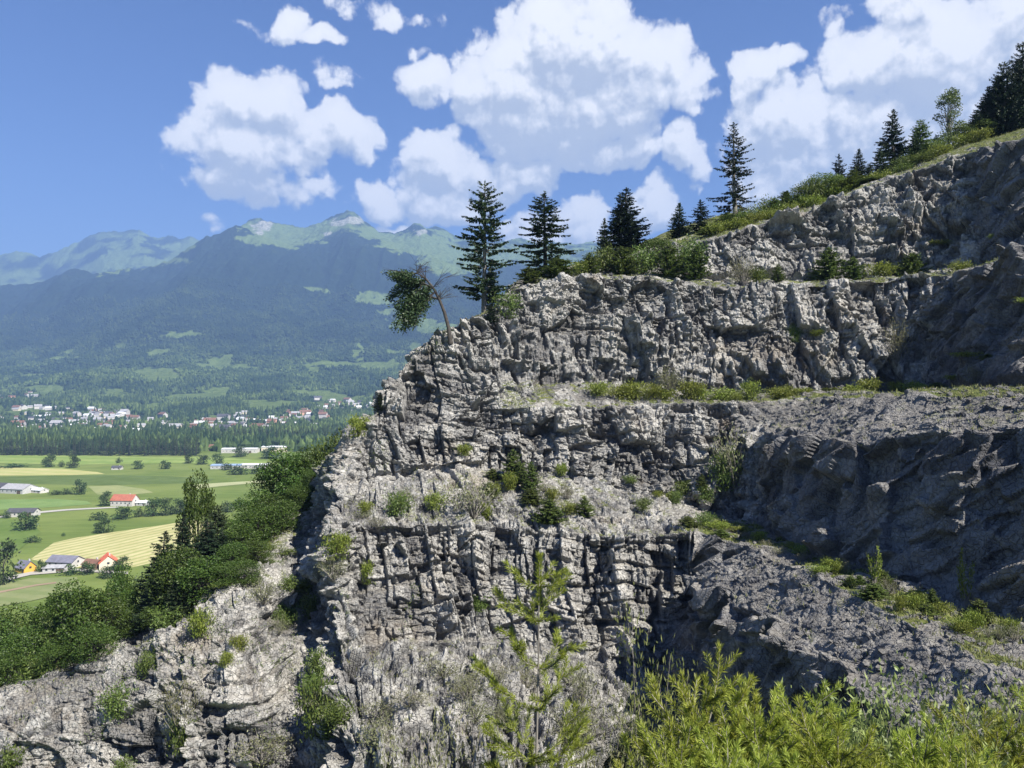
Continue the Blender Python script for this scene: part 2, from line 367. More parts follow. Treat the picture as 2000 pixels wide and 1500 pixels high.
    strat = (np.abs(((lvl/2.3+vnoise(p*.12, 5)*2) % 1)-.5)*2)       # horizontal beds
    strat = sstep(strat, .0, .35)
    bed = sstep(vnoise(p*.09, 91), .35, .6)
    tiltp = p@np.array([[1, 0, .10], [0, 1, .04], [0, 0, 1]])+(np.stack([vnoise(p*.17, 14), vnoise(p*.17, 15), vnoise(p*.17, 16)], 1)-.5)*np.array([2.4, 2.4, 1.7])+warp*np.array([.35, .35, .25])
    B0, e0 = blocks(tiltp+1.1, 3.3, 8.5, 99, 1.3, .05); B1, e1 = blocks(tiltp, 1.7, 3.1, 101, 1.3); B2, e2 = blocks(tiltp+3.3, .9, .8, 103, 1.4); B3, e3 = blocks(tiltp+7.7, .45, .36, 105, 1.3)
    mixb = sstep(vnoise(p*.16, 92), .25, .75)
    d_block = big*1.5+B0*1.35+B1*(.72+.30*mixb)+B2*(.34+.30*mixb)+B3*.22+sml*.06-.18*(1-e0)-.16*(1-e1)-.08*(1-e2)-.5*(1-strat)*bed
    d_flute = big*1.3+fl1*1.9+fl2*.75+fl3*.35+sml*.03
    d_flat = (fbm(p*.22, 6, 6)-.5)*1.5+sml*.07+med*.30+(fbm(p*2.2, 3, 7)-.5)*.22
    d_flat = d_flat+d_block*(.10+.38*((tt > 4) & (tt < 5) & (px < 1300))+.60*(tt < 2))
    d = (1-wall)*d_block+wall*d_flute
    d = st*d+(1-st)*d_flat
    lower = (1-sstep(tt, 1.7, 2.2))*(px > 600)
    d = lower*(d_flat*1.1+.3*d)+(1-lower)*d
    talus = ((tt > 4.0) & (tt < 5.3) & (px > 700) & (px < 1460))
    # far slopes: only broad shape
    far = sstep(tt, 13.3, 14.3)
    d = d*(1-far)+far*(fbm(p*.05, 4, 8)-.5)*6
    dd = d.reshape(nc, nr); ds = dd.copy(); ds[:, 1:-1] = .12*dd[:, :-2]+.76*dd[:, 1:-1]+.12*dd[:, 2:]; dd = ds.copy(); ds[1:-1] = .12*dd[:-2]+.76*dd[1:-1]+.12*dd[2:]
    V = p+n*ds.ravel()[:, None]
    # notch of the big gully and loose swell of the whole face
    V[:, 1] += (fbm(p*.06, 3, 41)-.5)*3.0*st*(1-wall)
    veg = (1-st)*sstep(fbm(p*.5, 4, 51), .38, .6)
    tread = ((tt > 4) & (tt < 5)) | ((tt > 7) & (tt < 8)) | ((tt > 10) & (tt < 11)) | (tt > 13)
    veg = np.where(tread, np.clip(veg*1.25+.15, 0, 1)*np.where((tt > 4) & (tt < 5) & (px < 1330), .55, 1), veg*.45)
    veg = np.where((px < 640) & (tt > 5), np.maximum(veg, .8), veg)
    veg = np.where((tt < 2.0) & (px > 700) & (px < 1300), np.maximum(veg, .45*sstep(fbm(p*.4, 3, 52), .35, .6)), veg)
    veg = np.where((tt > 13.2), np.maximum(veg, .75), veg)
    ii = (np.arange(nc-1)[:, None]*nr+np.arange(nr-1)[None, :]).ravel()
    F = np.stack([ii, ii+nr, ii+nr+1, ii+1], 1)
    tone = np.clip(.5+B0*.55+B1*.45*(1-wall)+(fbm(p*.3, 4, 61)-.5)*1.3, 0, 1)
    return V, F, veg, wall, (nc, nr), tt, px, n, st, tone

def rock_mat(name='rock'):
    m, t, out = new_mat(name)
    b = t.new('ShaderNodeBsdfPrincipled'); t.l.new(b.outputs[0], out.inputs[0])
    pos = t.new('ShaderNodeTexCoord').outputs['Object']
    geo = t.new('ShaderNodeNewGeometry')
    nz = t.sep(geo.outputs['Normal'])[2]
    x, y, z = t.sep(pos)[:3]
    n1 = t.noise(pos, .12, 5, .6); n2 = t.noise(pos, .9, 7, .65); n3 = t.noise(pos, 5.0, 6, .7)
    vs = t.comb(t.m('MULTIPLY', x, 1.6), t.m('MULTIPLY', y, 1.6), t.m('MULTIPLY', z, .22))
    st = t.noise(vs, .8, 6, .65)
    base = t.mix(t.ramp(n2, .32, .68), (.150, .149, .145), (.42, .415, .395))
    base = t.mix(t.ramp(st, .50, .70), base, (.05, .05, .056))
    base = t.mix(t.m('MULTIPLY', t.ramp(n3, .52, .72), .65), base, (.52, .505, .465))
    base = t.mix(t.m('MULTIPLY', t.ramp(n3, .47, .32), .65), base, (.055, .054, .056))
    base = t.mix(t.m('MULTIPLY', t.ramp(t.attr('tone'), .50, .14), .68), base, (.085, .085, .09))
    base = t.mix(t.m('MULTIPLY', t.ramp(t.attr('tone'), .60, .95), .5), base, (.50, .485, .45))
    warm = t.noise(pos, .16, 6, .7)
    base = t.mix(t.m('MULTIPLY', t.ramp(warm, .52, .72), .40), base, (.30, .235, .155))
    base = t.mix(t.m('MULTIPLY', t.attr('wall'), .55), base, (.070, .072, .086))  # raked walls: bluish stone tone, deepened to paint their shade into the colour
    # soil, dry grass and moss lying on whatever is flat enough to hold it
    flat = t.ramp(nz, .45, .85)
    vg = t.m('MULTIPLY', t.attr('veg'), t.ramp(n2, .35, .6, .5, 1.15))
    soil = t.mix(t.ramp(n3, .35, .65), (.19, .17, .135), (.28, .262, .225))
    grass = t.mix(t.ramp(t.noise(pos, 2.2, 5, .7), .35, .65), (.05, .075, .016), (.155, .165, .05))
    base = t.mix(t.m('MULTIPLY', flat, .45), base, soil)
    base = t.mix(t.m('MULTIPLY', flat, t.ramp(vg, .32, .72)), base, grass)
    t.put(b.inputs['Base Color'], base); t.put(b.inputs['Roughness'], .95)
    try: t.put(b.inputs['Specular IOR Level'], .2)
    except Exception: pass
    crack = t.vor(t.vm('ADD', pos, t.vm('SCALE', t.noise(pos, 2.5, 3, .5, col=True), scale=.4)), 2.2, 'DISTANCE_TO_EDGE')
    hgt = t.m('ADD', t.m('MULTIPLY', n3, .12), t.m('MULTIPLY', t.ramp(crack, 0, .12), .10))
    bn = t.new('ShaderNodeBump'); t.put(bn.inputs['Height'], hgt); t.put(bn.inputs['Strength'], 1.0); t.put(bn.inputs['Distance'], 1.0)
    t.l.new(bn.outputs[0], b.inputs['Normal'])
    return m
M_ROCK = rock_mat()
QV, QF, QVEG, QWALL, (QNC, QNR), QT, QPX, QN, QST, QTONE = build_quarry()
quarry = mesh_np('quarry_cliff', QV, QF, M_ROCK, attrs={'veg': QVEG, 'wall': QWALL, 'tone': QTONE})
tag(quarry, kind='structure')
def sub_bvh(V, nc, nr, step=2):
    A = V.reshape(nc, nr, 3)[::step, ::step]; a, b = A.shape[:2]
    ii = (np.arange(a-1)[:, None]*b+np.arange(b-1)[None, :]).ravel()
    F = np.stack([ii, ii+b, ii+b+1, ii+1], 1)
    return BVHTree.FromPolygons([tuple(v) for v in A.reshape(-1, 3).tolist()], F.tolist())
QB = sub_bvh(QV, QNC, QNR)
def hit(px, py):
    """where the line of sight through a picture point meets the quarry"""
    d = Vector(P(px, py, 1.0)).normalized(); r = QB.ray_cast(Vector((0, 0, 0)), d)
    return r[0]
def drop(px, Y, top=90.0, py=None):
    x = (px-CX)/FPX*Y
    r = QB.ray_cast(Vector((x, Y, top)), Vector((0, 0, -1)))
    return r[0]
# ------------------------------------------------------------------ valley floor and mountains
ZV = -110.0
KPX = [-2600, -900, -300, 0, 80, 150, 200, 280, 330, 400, 460, 520, 570, 640, 680, 740, 800, 850, 900, 1000, 1150, 1500, 3500]
MT = [  # distance, then the picture row of the ground at each KPX column (None = plain height in metres follows)
 (1300, 'z', -110), (2000, 'z', -110), (2600, 'z', -104), (3200, 'z', -62),
 (3800, 'r', [770]*3+[768, 768, 766, 766, 764, 764, 762, 762, 760, 758, 756, 754, 750, 748, 745, 742, 740, 740, 740, 740]),
 (4500, 'r', [740]*3+[735, 732, 728, 726, 722, 720, 720, 718, 716, 714, 716, 716, 712, 708, 705, 700, 700, 700, 700, 700]),
 (5200, 'r', [715]*3+[705, 700, 695, 690, 682, 678, 676, 676, 680, 684, 690, 690, 688, 682, 676, 670, 670, 670, 670, 670]),
 (6000, 'r', [670]*3+[660, 655, 645, 635, 620, 612, 610, 612, 622, 630, 640, 640, 632, 622, 618, 612, 610, 610, 610, 610]),
 (7000, 'r', [600]*3+[605, 590, 570, 565, 560, 545, 520, 500, 510, 520, 530, 520, 520, 530, 540, 550, 560, 560, 560, 560]),
 (7700, 'r', [570]*3+[566, 548, 530, 528, 530, 508, 466, 441, 470, 488, 478, 470, 476, 500, 510, 520, 525, 530, 530, 530]),
 (8300, 's', [(-2600,575),(0,575),(150,552),(280,552),(330,530),(400,485),(440,462),(468,452),(500,462),(540,470),(570,474),(610,462),(640,446),(665,434),(682,430),(700,440),(720,462),(745,478),(790,476),(822,462),(850,480),(900,500),(3500,500)]),
 (8900, 's', [(-2600,600),(0,590),(380,520),(440,458),(470,443),(490,434),(515,427),(535,431),(560,440),(600,444),(625,438),(645,429),(662,419),(678,412),(692,418),(712,440),(740,462),(770,462),(795,453),(820,442),(850,458),(885,478),(920,468),(960,476),(1000,468),(1060,482),(1100,490),(3500,500)]),
 (9600, 'r', [590]*3+[590, 590, 580, 580, 580, 555, 520, 480, 455, 470, 465, 450, 470, 468, 445, 470, 480, 480, 480, 480]),
 (10800, 'r', [540]*3+[555, 560, 530, 505, 500, 510, 500, 520, 530, 530, 530, 530, 530, 530, 530, 530, 530, 530, 530, 530]),
 (12000, 's', [(-2600,505),(-300,505),(0,499),(30,491),(55,496),(78,506),(110,494),(150,480),(190,457),(215,451),(245,452),(270,447),(285,456),(302,466),(330,465),(352,472),(372,468),(400,480),(500,520),(3500,530)]),
 (13500, 'r', [600]*23),
]
MD = np.array([m[0] for m in MT], float)
def mrow(m, px):
    if m[1] == 'z': return np.full(len(px), float(m[2]))
    if m[1] == 's': return (HY-np.interp(px, [q[0] for q in m[2]], [q[1] for q in m[2]]))/FPX*m[0]
    return (HY-np.interp(px, KPX, m[2]))/FPX*m[0]
def terrain_z(px, D):
    px = np.atleast_1d(np.asarray(px, float)); D = np.atleast_1d(np.asarray(D, float))
    Z = np.stack([mrow(m, px) for m in MT], 0)
    i = np.clip(np.searchsorted(MD, D)-1, 0, len(MD)-2); f = np.clip((D-MD[i])/(MD[i+1]-MD[i]), 0, 1)
    z = Z[i, np.arange(len(px))]*(1-f)+Z[i+1, np.arange(len(px))]*f
    X = (px-CX)/FPX*D
    p = np.stack([X/900, D/900, np.zeros(len(px))], 1)
    amp = sstep(D, 2300, 7000)
    rd = fbm(p, 6, 61, .52, ridged=True)-.62
    spur = fbm(np.stack([X/700+D/2600, D/2600, np.zeros(len(px))], 1), 4, 71, .5, ridged=True)-.6
    near = sstep(D, 3000, 4200)*(1-sstep(D, 5600, 6500))*(fbm(p*1.3, 3, 81)-.5)*130
    return z+amp*(rd*130+spur*300*sstep(D, 4800, 6400)+(fbm(np.stack([X/210+D/3000, D/1300, np.zeros(len(px))], 1), 3, 73, .5, ridged=True)-.6)*110*sstep(D, 4500, 6000))*(1-.72*sstep(D, 7400, 7700))+amp*(vnoise(np.stack([X/38, D/38, z*0], 1), 3)-.5)*26+amp*(fbm(np.stack([X/330, D/330, z*0], 1), 3, 66, .5, ridged=True)-.6)*90+near+sstep(D, 2000, 2800)*(vnoise(p*3, 9)-.5)*14
# clearings, pastures and bare rock on the far slopes (column, row, half width, half height)
MEADOW = [(225,510,35,22),(205,520,30,14),(290,512,45,12),(350,480,45,8),(330,508,30,6),(270,475,12,18),(305,728,45,14),(420,718,45,6),(460,716,25,4),(620,565,22,6),(250,655,0,0),(355,652,50,4),
 (232,770,30,5),(90,762,45,8),(60,800,50,7),(440,775,20,5),(420,816,18,8),(300,792,22,8),(560,775,0,0),(605,722,18,10),(740,715,50,9),(660,712,50,6),(720,580,22,10),(740,590,35,6),(770,610,40,8),(800,630,50,12),(850,640,35,12),(700,690,8,20),(775,688,18,6),
 (640,775,35,8),(690,780,30,6),(560,470,50,14),(600,460,40,16),(500,460,30,22),(540,455,40,20),(650,440,40,12),(720,455,25,12),(760,470,30,16),(800,475,40,22),(840,480,50,22),(880,510,60,28),(950,500,70,25),(1050,490,60,20),(720,500,0,0),(470,812,0,0),(620,790,20,5)]
ROCKY = [(515,440,22,14),(660,436,22,10),(690,432,25,8),(640,455,12,6),(500,455,15,10),(820,455,14,6),(130,515,0,0)]
def ell(px, py, L):
    r = np.zeros(len(px))
    for (a, b, c, d) in L:
        if c: r = np.maximum(r, 1-((px-a)/c)**2-((py-b)/d)**2)
    return r
def build_mountains():
    pxs = np.concatenate([np.linspace(-2600, -350, 120, endpoint=False), np.linspace(-350, 1250, 900, endpoint=False), np.linspace(1250, 3500, 120)])
    D = np.concatenate([np.linspace(1900, 4000, 110, endpoint=False), np.linspace(4000, 7800, 260, endpoint=False), np.linspace(7800, 9800, 120, endpoint=False), np.linspace(9800, 13500, 110)])
    A, B = np.meshgrid(pxs, D, indexing='ij'); a, b = A.ravel(), B.ravel()
    z = terrain_z(a, b); z = np.where(b < 1950, ZV-2, z)
    V = np.stack([(a-CX)/FPX*b, b, z], 1)
    py = HY-z/b*FPX
    wob = (fbm(V/160, 4, 91)-.5)
    wob2 = (fbm(V/160+50, 4, 92)-.5)
    wob3 = fbm(V/50, 3, 96)-.5
    sm = sstep(fbm(V/210, 4, 97), .60, .64)*sstep(b, 2300, 2900)*(1-sstep(z, 250, 420))
    md = ell(a+wob*70+wob3*26, py+wob2*26+wob3*9, MEADOW); rk = ell(a+wob*30, py+wob2*20, ROCKY)
    alp = sstep(z, 1000, 1350)*sstep(fbm(V/260, 5, 93), .40, .62)*(b > 7800)
    md = np.maximum(sstep(md+(fbm(V/45, 3, 95)-.5)*.9*(md > 0), .02, .14)*.8, np.maximum(alp*.8, sm*.8))
    rk = sstep(rk+wob*1.5, .15, .5)*(rk > 0)
    n, m_ = len(pxs), len(D)
    ii = (np.arange(n-1)[:, None]*m_+np.arange(m_-1)[None, :]).ravel()
    F = np.stack([ii, ii+m_, ii+m_+1, ii+1], 1)
    return V, F, md, rk
m, t, out = new_mat('mountain_cover')
b_ = t.new('ShaderNodeBsdfPrincipled'); t.l.new(b_.outputs[0], out.inputs[0]); t.put(b_.inputs['Roughness'], 1.0); t.put(b_.inputs['Specular IOR Level'], .0)
pos = t.new('ShaderNodeTexCoord').outputs['Object']
f1 = t.noise(pos, .03, 6, .75); f2 = t.noise(pos, .004, 5, .6)
forest = t.mix(t.ramp(f1, .35, .7), (.012, .026, .014), (.04, .065, .03))
high = t.ramp(t.sep(pos)[2], 150.0, 420.0)
forest = t.mix(t.m('MULTIPLY', high, .75), forest, (.010, .019, .014))  # upper forest darkened: conifer belt, with cloud shadow put into its colour
forest = t.mix(t.m('MULTIPLY', t.ramp(f2, .55, .7), .3), forest, (.045, .07, .025))
mead = t.mix(t.ramp(f1, .3, .7), (.095, .145, .04), (.175, .23, .075))
base = t.mix(t.attr('meadow'), forest, mead)
base = t.mix(t.attr('rocky'), base, t.mix(t.ramp(f1, .35, .65), (.13, .15, .10), (.36, .35, .32)))
t.put(b_.inputs['Base Color'], base)
bn = t.new('ShaderNodeBump'); t.put(bn.inputs['Height'], t.noise(pos, .045, 5, .7)); t.put(bn.inputs['Strength'], .8); t.put(bn.inputs['Distance'], 25.0); t.l.new(bn.outputs[0], b_.inputs['Normal'])
M_MOUNT = m
V, F, md, rk = build_mountains()
mountains = mesh_np('mountains', V, F, M_MOUNT, smooth=True, attrs={'meadow': md, 'rocky': rk}); tag(mountains, kind='structure')

# valley floor
m, t, out = new_mat('valley_grass')
b_ = t.new('ShaderNodeBsdfPrincipled'); t.l.new(b_.outputs[0], out.inputs[0]); t.put(b_.inputs['Roughness'], 1.0); t.put(b_.inputs['Specular IOR Level'], .1)
pos = t.new('ShaderNodeTexCoord').outputs['Object']
pa = t.mix(t.ramp(t.noise(pos, .012, 5, .6), .35, .65), (.095, .135, .030), (.150, .185, .050))
pa = t.mix(t.m('MULTIPLY', t.ramp(t.noise(t.vm('MULTIPLY', pos, (.2, 1, 1)), .12, 4, .6), .45, .65), .35), pa, (0.156, 0.211, 0.055))
t.put(b_.inputs['Base Color'], pa)
M_VAL = m
g = 15500.0
valley = mesh_np('valley_floor', np.array([(-g, -g, ZV), (g, -g, ZV), (g, g, ZV), (-g, g, ZV)]), np.array([[0, 1, 2, 3]]), M_VAL); tag(valley, kind='structure')
def vp(px, py, dz=0.0):
    """picture point on the valley floor"""
    Y = -ZV*FPX/(py-HY); return ((px-CX)/FPX*Y, Y, ZV+dz)
def field_mat(name, c0, c1, stripe=None, ang=0.0, period=7.0, amt=.5):
    m, t, out = new_mat(name)
    b = t.new('ShaderNodeBsdfPrincipled'); t.l.new(b.outputs[0], out.inputs[0]); t.put(b.inputs['Roughness'], 1.0); t.put(b.inputs['Specular IOR Level'], .1)
    pos = t.new('ShaderNodeTexCoord').outputs['Object']
    c = t.mix(t.ramp(t.noise(pos, .05, 6, .65), .3, .7), c0, c1)
    if stripe:
        x, y, z = t.sep(pos)[:3]
        s = t.m('ADD', t.m('MULTIPLY', x, math.cos(ang)), t.m('MULTIPLY', y, math.sin(ang)))
        s = t.m('ADD', s, t.m('MULTIPLY', t.noise(pos, .03, 3, .5), 7.0))
        w = t.m('SINE', t.m('MULTIPLY', s, 6.283/period))
        w = t.m('ADD', w, t.m('MULTIPLY', t.m('SUBTRACT', t.noise(pos, .25, 4, .6), .5), 1.6))
        c = t.mix(t.m('MULTIPLY', t.ramp(w, -.3, .8), amt), c, stripe)
    t.put(b.inputs['Base Color'], c)
    return m
fields = [  # name, corners (picture points on the valley floor), colours, stripes
 ('field', [(60,1092),(105,1060),(150,1050),(230,1038),(300,1028),(380,1016),(420,1022),(400,1062),(330,1092),(240,1112),(150,1108),(90,1100)], (0.359, 0.328, 0.156),(0.452, 0.413, 0.218),(0.234, 0.257, 0.086), -.35, 8.0, .75),
 ('field', [(-700,912),(0,913),(120,915),(190,922),(205,926),(120,928),(0,929),(-700,934)], (0.312, 0.312, 0.117),(0.406, 0.374, 0.172),(0.257, 0.296, 0.094), 1.2, 30, .5),
 ('field', [(-700,936),(0,931),(200,928),(330,930),(420,936),(400,943),(200,948),(0,944),(-700,950)], (0.075, 0.110, 0.028),(0.105, 0.145, 0.045),None,0,1,0),
 ('field', [(172,950),(230,948),(280,955),(300,962),(250,967),(190,966)], (0.187, 0.218, 0.086),(0.250, 0.265, 0.117),None,0,1,0),
 ('field', [(-500,978),(0,976),(110,975),(170,979),(180,985),(120,990),(0,996),(-500,1004)], (0.117, 0.187, 0.055),(0.164, 0.234, 0.078),None,0,1,0),
 ('field', [(-600,886),(0,888),(140,890),(300,893),(420,893),(520,900),(520,908),(330,905),(150,908),(0,905),(-600,905)], (0.156, 0.226, 0.055),(0.234, 0.281, 0.086),(0.125, 0.195, 0.039), 1.4, 60, .5),
 ('field', [(370,948),(420,944),(520,938),(520,942),(430,950),(380,956)], (0.281, 0.296, 0.156),(0.328, 0.343, 0.187),None,0,1,0),
 ('field', [(-300,1150),(0,1142),(60,1130),(150,1128),(160,1150),(60,1175),(0,1185),(-300,1230)], (0.156, 0.187, 0.078),(0.203, 0.218, 0.101),(0.109, 0.156, 0.047), 1.3, 14, .4),
 ('field', [(-300,1010),(0,1012),(60,1022),(80,1040),(30,1080),(-20,1110),(-300,1200)], (0.085, 0.135, 0.028),(0.120, 0.170, 0.045),None,0,1,0),
 ('road', [(-300,1032),(0,1008),(70,1000),(130,995),(230,990),(232,992),(130,998),(70,1003.5),(0,1012),(-300,1037)], (0.328, 0.320, 0.289),(0.390, 0.374, 0.335),None,0,1,0),
 ('road', [(-100,1150),(0,1130),(60,1118),(150,1112),(250,1118),(250,1122),(150,1117),(60,1124),(0,1138),(-100,1160)], (0.328, 0.312, 0.281),(0.390, 0.367, 0.328),None,0,1,0),
 ('track', [(-100,1172),(0,1156),(70,1143),(110,1138),(110,1140.5),(70,1146),(0,1159.5),(-100,1177)], (0.234, 0.172, 0.117),(0.281, 0.211, 0.148),None,0,1,0),
]
for k, (nm, pts, c0, c1, stp, ang, per, amt) in enumerate(fields):
    # subdivide edges and wobble so that the borders are not ruled
    Q = [vp(*p, dz=.04*(k+1)) for p in pts]
    me = bpy.data.meshes.new(nm); me.from_pydata(Q, [], [list(range(len(Q)))]); me.update()
    o = bpy.data.objects.new(nm, me); COL.objects.link(o); me.materials.append(field_mat(nm+'_cover', c0, c1, stp, ang, per, amt)); tag(o, kind='structure')
# ------------------------------------------------------------------ plants: generators
def nrm(v): return v/(np.linalg.norm(v, axis=-1, keepdims=True)+1e-9)
def leaves(c, d, L, Wd, r, flat=None):
    """quads (rhombs): base c, direction d, length L, width Wd"""
    n = len(c); d = nrm(d); rv = nrm(r.normal(size=(n, 3))) if flat is None else flat
    side = nrm(np.cross(d, rv)); L = np.broadcast_to(L, (n,))[:, None]; Wd = np.broadcast_to(Wd, (n,))[:, None]
    V = np.stack([c, c+d*L*.45+side*Wd*.5, c+d*L, c+d*L*.45-side*Wd*.5], 1).reshape(-1, 3)
    return V, np.arange(4*n).reshape(-1, 4)
def tube(pts, rad, k=5):
    pts = np.asarray(pts, float); rad = np.broadcast_to(rad, (len(pts),)); T = nrm(np.gradient(pts, axis=0))
    ref = np.array([.31, .95, .05]); a = nrm(np.cross(T, ref)); b = np.cross(T, a)
    an = np.arange(k)/k*2*np.pi
    V = (pts[:, None]+rad[:, None, None]*(a[:, None]*np.cos(an)[None, :, None]+b[:, None]*np.sin(an)[None, :, None])).reshape(-1, 3)
    F = []
    for i in range(len(pts)-1):
        for j in range(k): F.append((i*k+j, i*k+(j+1) % k, (i+1)*k+(j+1) % k, (i+1)*k+j))
    return V, np.array(F)
def join(parts):
    Vs, Fs, o = [], [], 0
    for V, F in parts:
        Vs.append(V); Fs.append(F+o); o += len(V)
    return np.concatenate(Vs), np.concatenate(Fs)
def rotz(v, a):
    c, s = np.cos(a), np.sin(a); return np.stack([v[:, 0]*c-v[:, 1]*s, v[:, 0]*s+v[:, 1]*c, v[:, 2]], 1)

def gen_conifer(h, rad, seed, bare=.08, gap=.42, droop=.25, dens=1.0, shape=.8, irregular=.2, twig=.45, lead=.5, one_side=0, nb=6):
    r = np.random.default_rng(seed); wood, leaf = [], []
    lean = r.normal(size=2)*.02*h; zz = np.linspace(0, h, 9)
    cx = lambda z: lean[0]*np.sin(z/h*2.4); cy = lambda z: lean[1]*np.sin(z/h*2.0)
    wood.append(tube(np.stack([[cx(z), cy(z), z] for z in zz]), h*.016*(1-zz/h)**.9+.02, 6))
    z = h*bare
    while z < h*.985:
        f = (z-h*bare)/(h*(1-bare)); prof = rad*((1-f)**shape)*(1 if f > .12 else .75+f*2)
        prof = max(prof, .12)
        n = max(3, int(round(nb*(1 if f < .8 else .7)+r.normal()*.7)))
        a0 = r.uniform(0, 6.28); lv = r.uniform(1-irregular, 1+irregular*.6)
        for j in range(n):
            if r.random() < irregular*.45: continue
            az = a0+j*6.283/n+r.normal()*.22; L = prof*lv*r.uniform(.72, 1.12)
            if one_side: L *= 1-.45*one_side*max(0, math.cos(az))
            s = np.linspace(0, 1, 6); dr = droop*(1-f*1.6)+r.normal()*.05
            bx = L*s; bz = -dr*L*s**1.3+.16*L*s**3+(.25*L*s if f > .7 else 0)
            zj = max(h*bare, z+r.uniform(-.5, .5)*gap)
            pts = rotz(np.stack([bx, np.zeros(6), bz], 1), az)+np.array([cx(z), cy(z), zj])
            wood.append(tube(pts, np.linspace(.012*L+.012, .008, 6), 3))
            m = max(4, int(L/(.10/dens)))
            ss = r.uniform(.12, 1, m)**.8; k = np.searchsorted(s, ss)-1; fr = (ss-s[k])*5
            c = pts[k]*(1-fr[:, None])+pts[k+1]*fr[:, None]
            sd = r.choice([-1, 1], m); tl = twig*(1.15-.55*ss)*r.uniform(.6, 1.2, m)*min(1, .45+L/rad*.8)
            d = rotz(np.stack([.7*np.ones(m), sd*.85, r.normal(size=m)*.18-.12], 1), az)
            leaf.append(leaves(c, d, tl, tl*.50, r, flat=nrm(np.array([0, 0, 1.])+r.normal(size=(m, 3))*.35)))
            d2 = rotz(np.stack([.5*np.ones(m), sd*.35, -.95+r.normal(size=m)*.25], 1), az)
            leaf.append(leaves(c, d2, tl*1.0, tl*.42, r))
        z += gap*(1-.45*f)*r.uniform(.75, 1.25)*(h/15)**.5
    m = 30
    leaf.append(leaves(np.stack([cx(h)+r.normal(size=m)*.03, cy(h)+r.normal(size=m)*.03, h-r.uniform(0, lead*2, m)], 1), np.stack([r.normal(size=m)*.5, r.normal(size=m)*.5, np.ones(m)], 1), lead*.5, .1, r))
    return join(wood), join(leaf)

def gen_broadleaf(h, rad, seed, n=5200, leafsz=.32, base=.22, upright=1.0, clumps=38, sparse=.0):
    r = np.random.default_rng(seed); wood, leaf = [], []
    zz = np.linspace(0, h*.85, 7); wob = np.cumsum(r.normal(size=(7, 2))*.03*h/6, 0)
    tr = np.stack([wob[:, 0], wob[:, 1], zz], 1); wood.append(tube(tr, np.linspace(h*.022, .03, 7), 6))
    cs = []
    for i in range(clumps):
        t = r.uniform(0, 1); zc = h*(base+(1-base)*t); w = rad*math.sin(math.pi*min(.97, .12+.85*t))**.6*upright
        a = r.uniform(0, 6.28); q = r.uniform(.35, 1)**.6*w*.82
        c = np.array([math.cos(a)*q, math.sin(a)*q, zc]); cs.append((c, rad*r.uniform(.24, .42)))
        k = min(6, int(zc/h/.85*4)); p0 = tr[max(0, k-1)]
        mid = (p0+c)/2+np.array([0, 0, -.06*h]); s = np.linspace(0, 1, 5)[:, None]
        wood.append(tube((1-s)**2*p0+2*s*(1-s)*mid+s*s*c, np.linspace(h*.008+.01, .012, 5), 3))
    per = n//clumps
    for c, rc in cs:
        k = int(per*r.uniform(.6, 1.3)); u = nrm(r.normal(size=(k, 3))); rr = rc*(.45+.65*r.random(k)**.5)[:, None]
        p = c+u*rr*np.array([1, 1, .8])
        leaf.append(leaves(p, u*.6+r.normal(size=(k, 3))*.7+np.array([0, 0, .1]), leafsz*r.uniform(.6, 1.2, k), leafsz*.62, r))
    return join(wood), join(leaf)

def gen_shrub(h, rad, seed, n=1500, stems=14, leafsz=.22, airy=.0, up=.6, stemr=.025):
    """many stems from one root, leaves along and at their ends"""
    r = np.random.default_rng(seed); wood, leaf = [], []
    for i in range(stems):
        a = r.uniform(0, 6.28); t = math.sqrt(r.random()); L = h*r.uniform(.6, 1.05)*(1-.35*t*t)
        e = np.array([math.cos(a)*rad*t, math.sin(a)*rad*t, L]); m = e*np.array([.35, .35, .55])+r.normal(size=3)*.08*h
        s = np.linspace(0, 1, 7)[:, None]; pts = 2*s*(1-s)*m+s*s*e
        wood.append(tube(pts, np.linspace(stemr*h**.5, min(.006, stemr*.4), 7), 3))
        k = n//stems; ss = r.uniform(.18+airy*.3, 1, k)[:, None]; c = 2*ss*(1-ss)*m+ss*ss*e
        sp = (.16+.28*(1-ss))*(rad/1.2)*(1-airy*.45)
        c = c+r.normal(size=(k, 3))*sp*np.array([1, 1, .7]); c[:, 2] = np.maximum(c[:, 2], .03)
        d = r.normal(size=(k, 3))*.55+np.array([0, 0, up])+(e-m)/h*.6
        leaf.append(leaves(c, d, leafsz*r.uniform(.5, 1.2, k), leafsz*.34, r))
    return join(wood), join(leaf)

M_BARK = simple_mat('bark', (.045, .040, .035), .9, .35, 3.0)
M_BARKG = simple_mat('grey_bark', (.20, .185, .165), .9, .3, 3.0)
M_SPR = leaf_mat('spruce_needles', (0.019, 0.043, 0.017), (0.064, 0.098, 0.036), .18)
M_SPRD = leaf_mat('dark_fir_needles', (0.010, 0.024, 0.012), (0.032, 0.056, 0.024), .12)
M_PINE = leaf_mat('pine_needles', (.060, .105, .022), (.165, .215, .050), .3)
M_YEL = leaf_mat('yellow_green_leaves', (0.102, 0.145, 0.019), (0.255, 0.289, 0.055), .33)
M_LEAF = leaf_mat('leaves', (0.030, 0.066, 0.012), (0.093, 0.145, 0.027), .3)
M_DRY = leaf_mat('grey_green_twigs', (0.093, 0.106, 0.047), (0.230, 0.230, 0.119), .25)
M_BIRCH = leaf_mat('birch_leaves', (0.068, 0.111, 0.030), (0.162, 0.212, 0.076), .3)

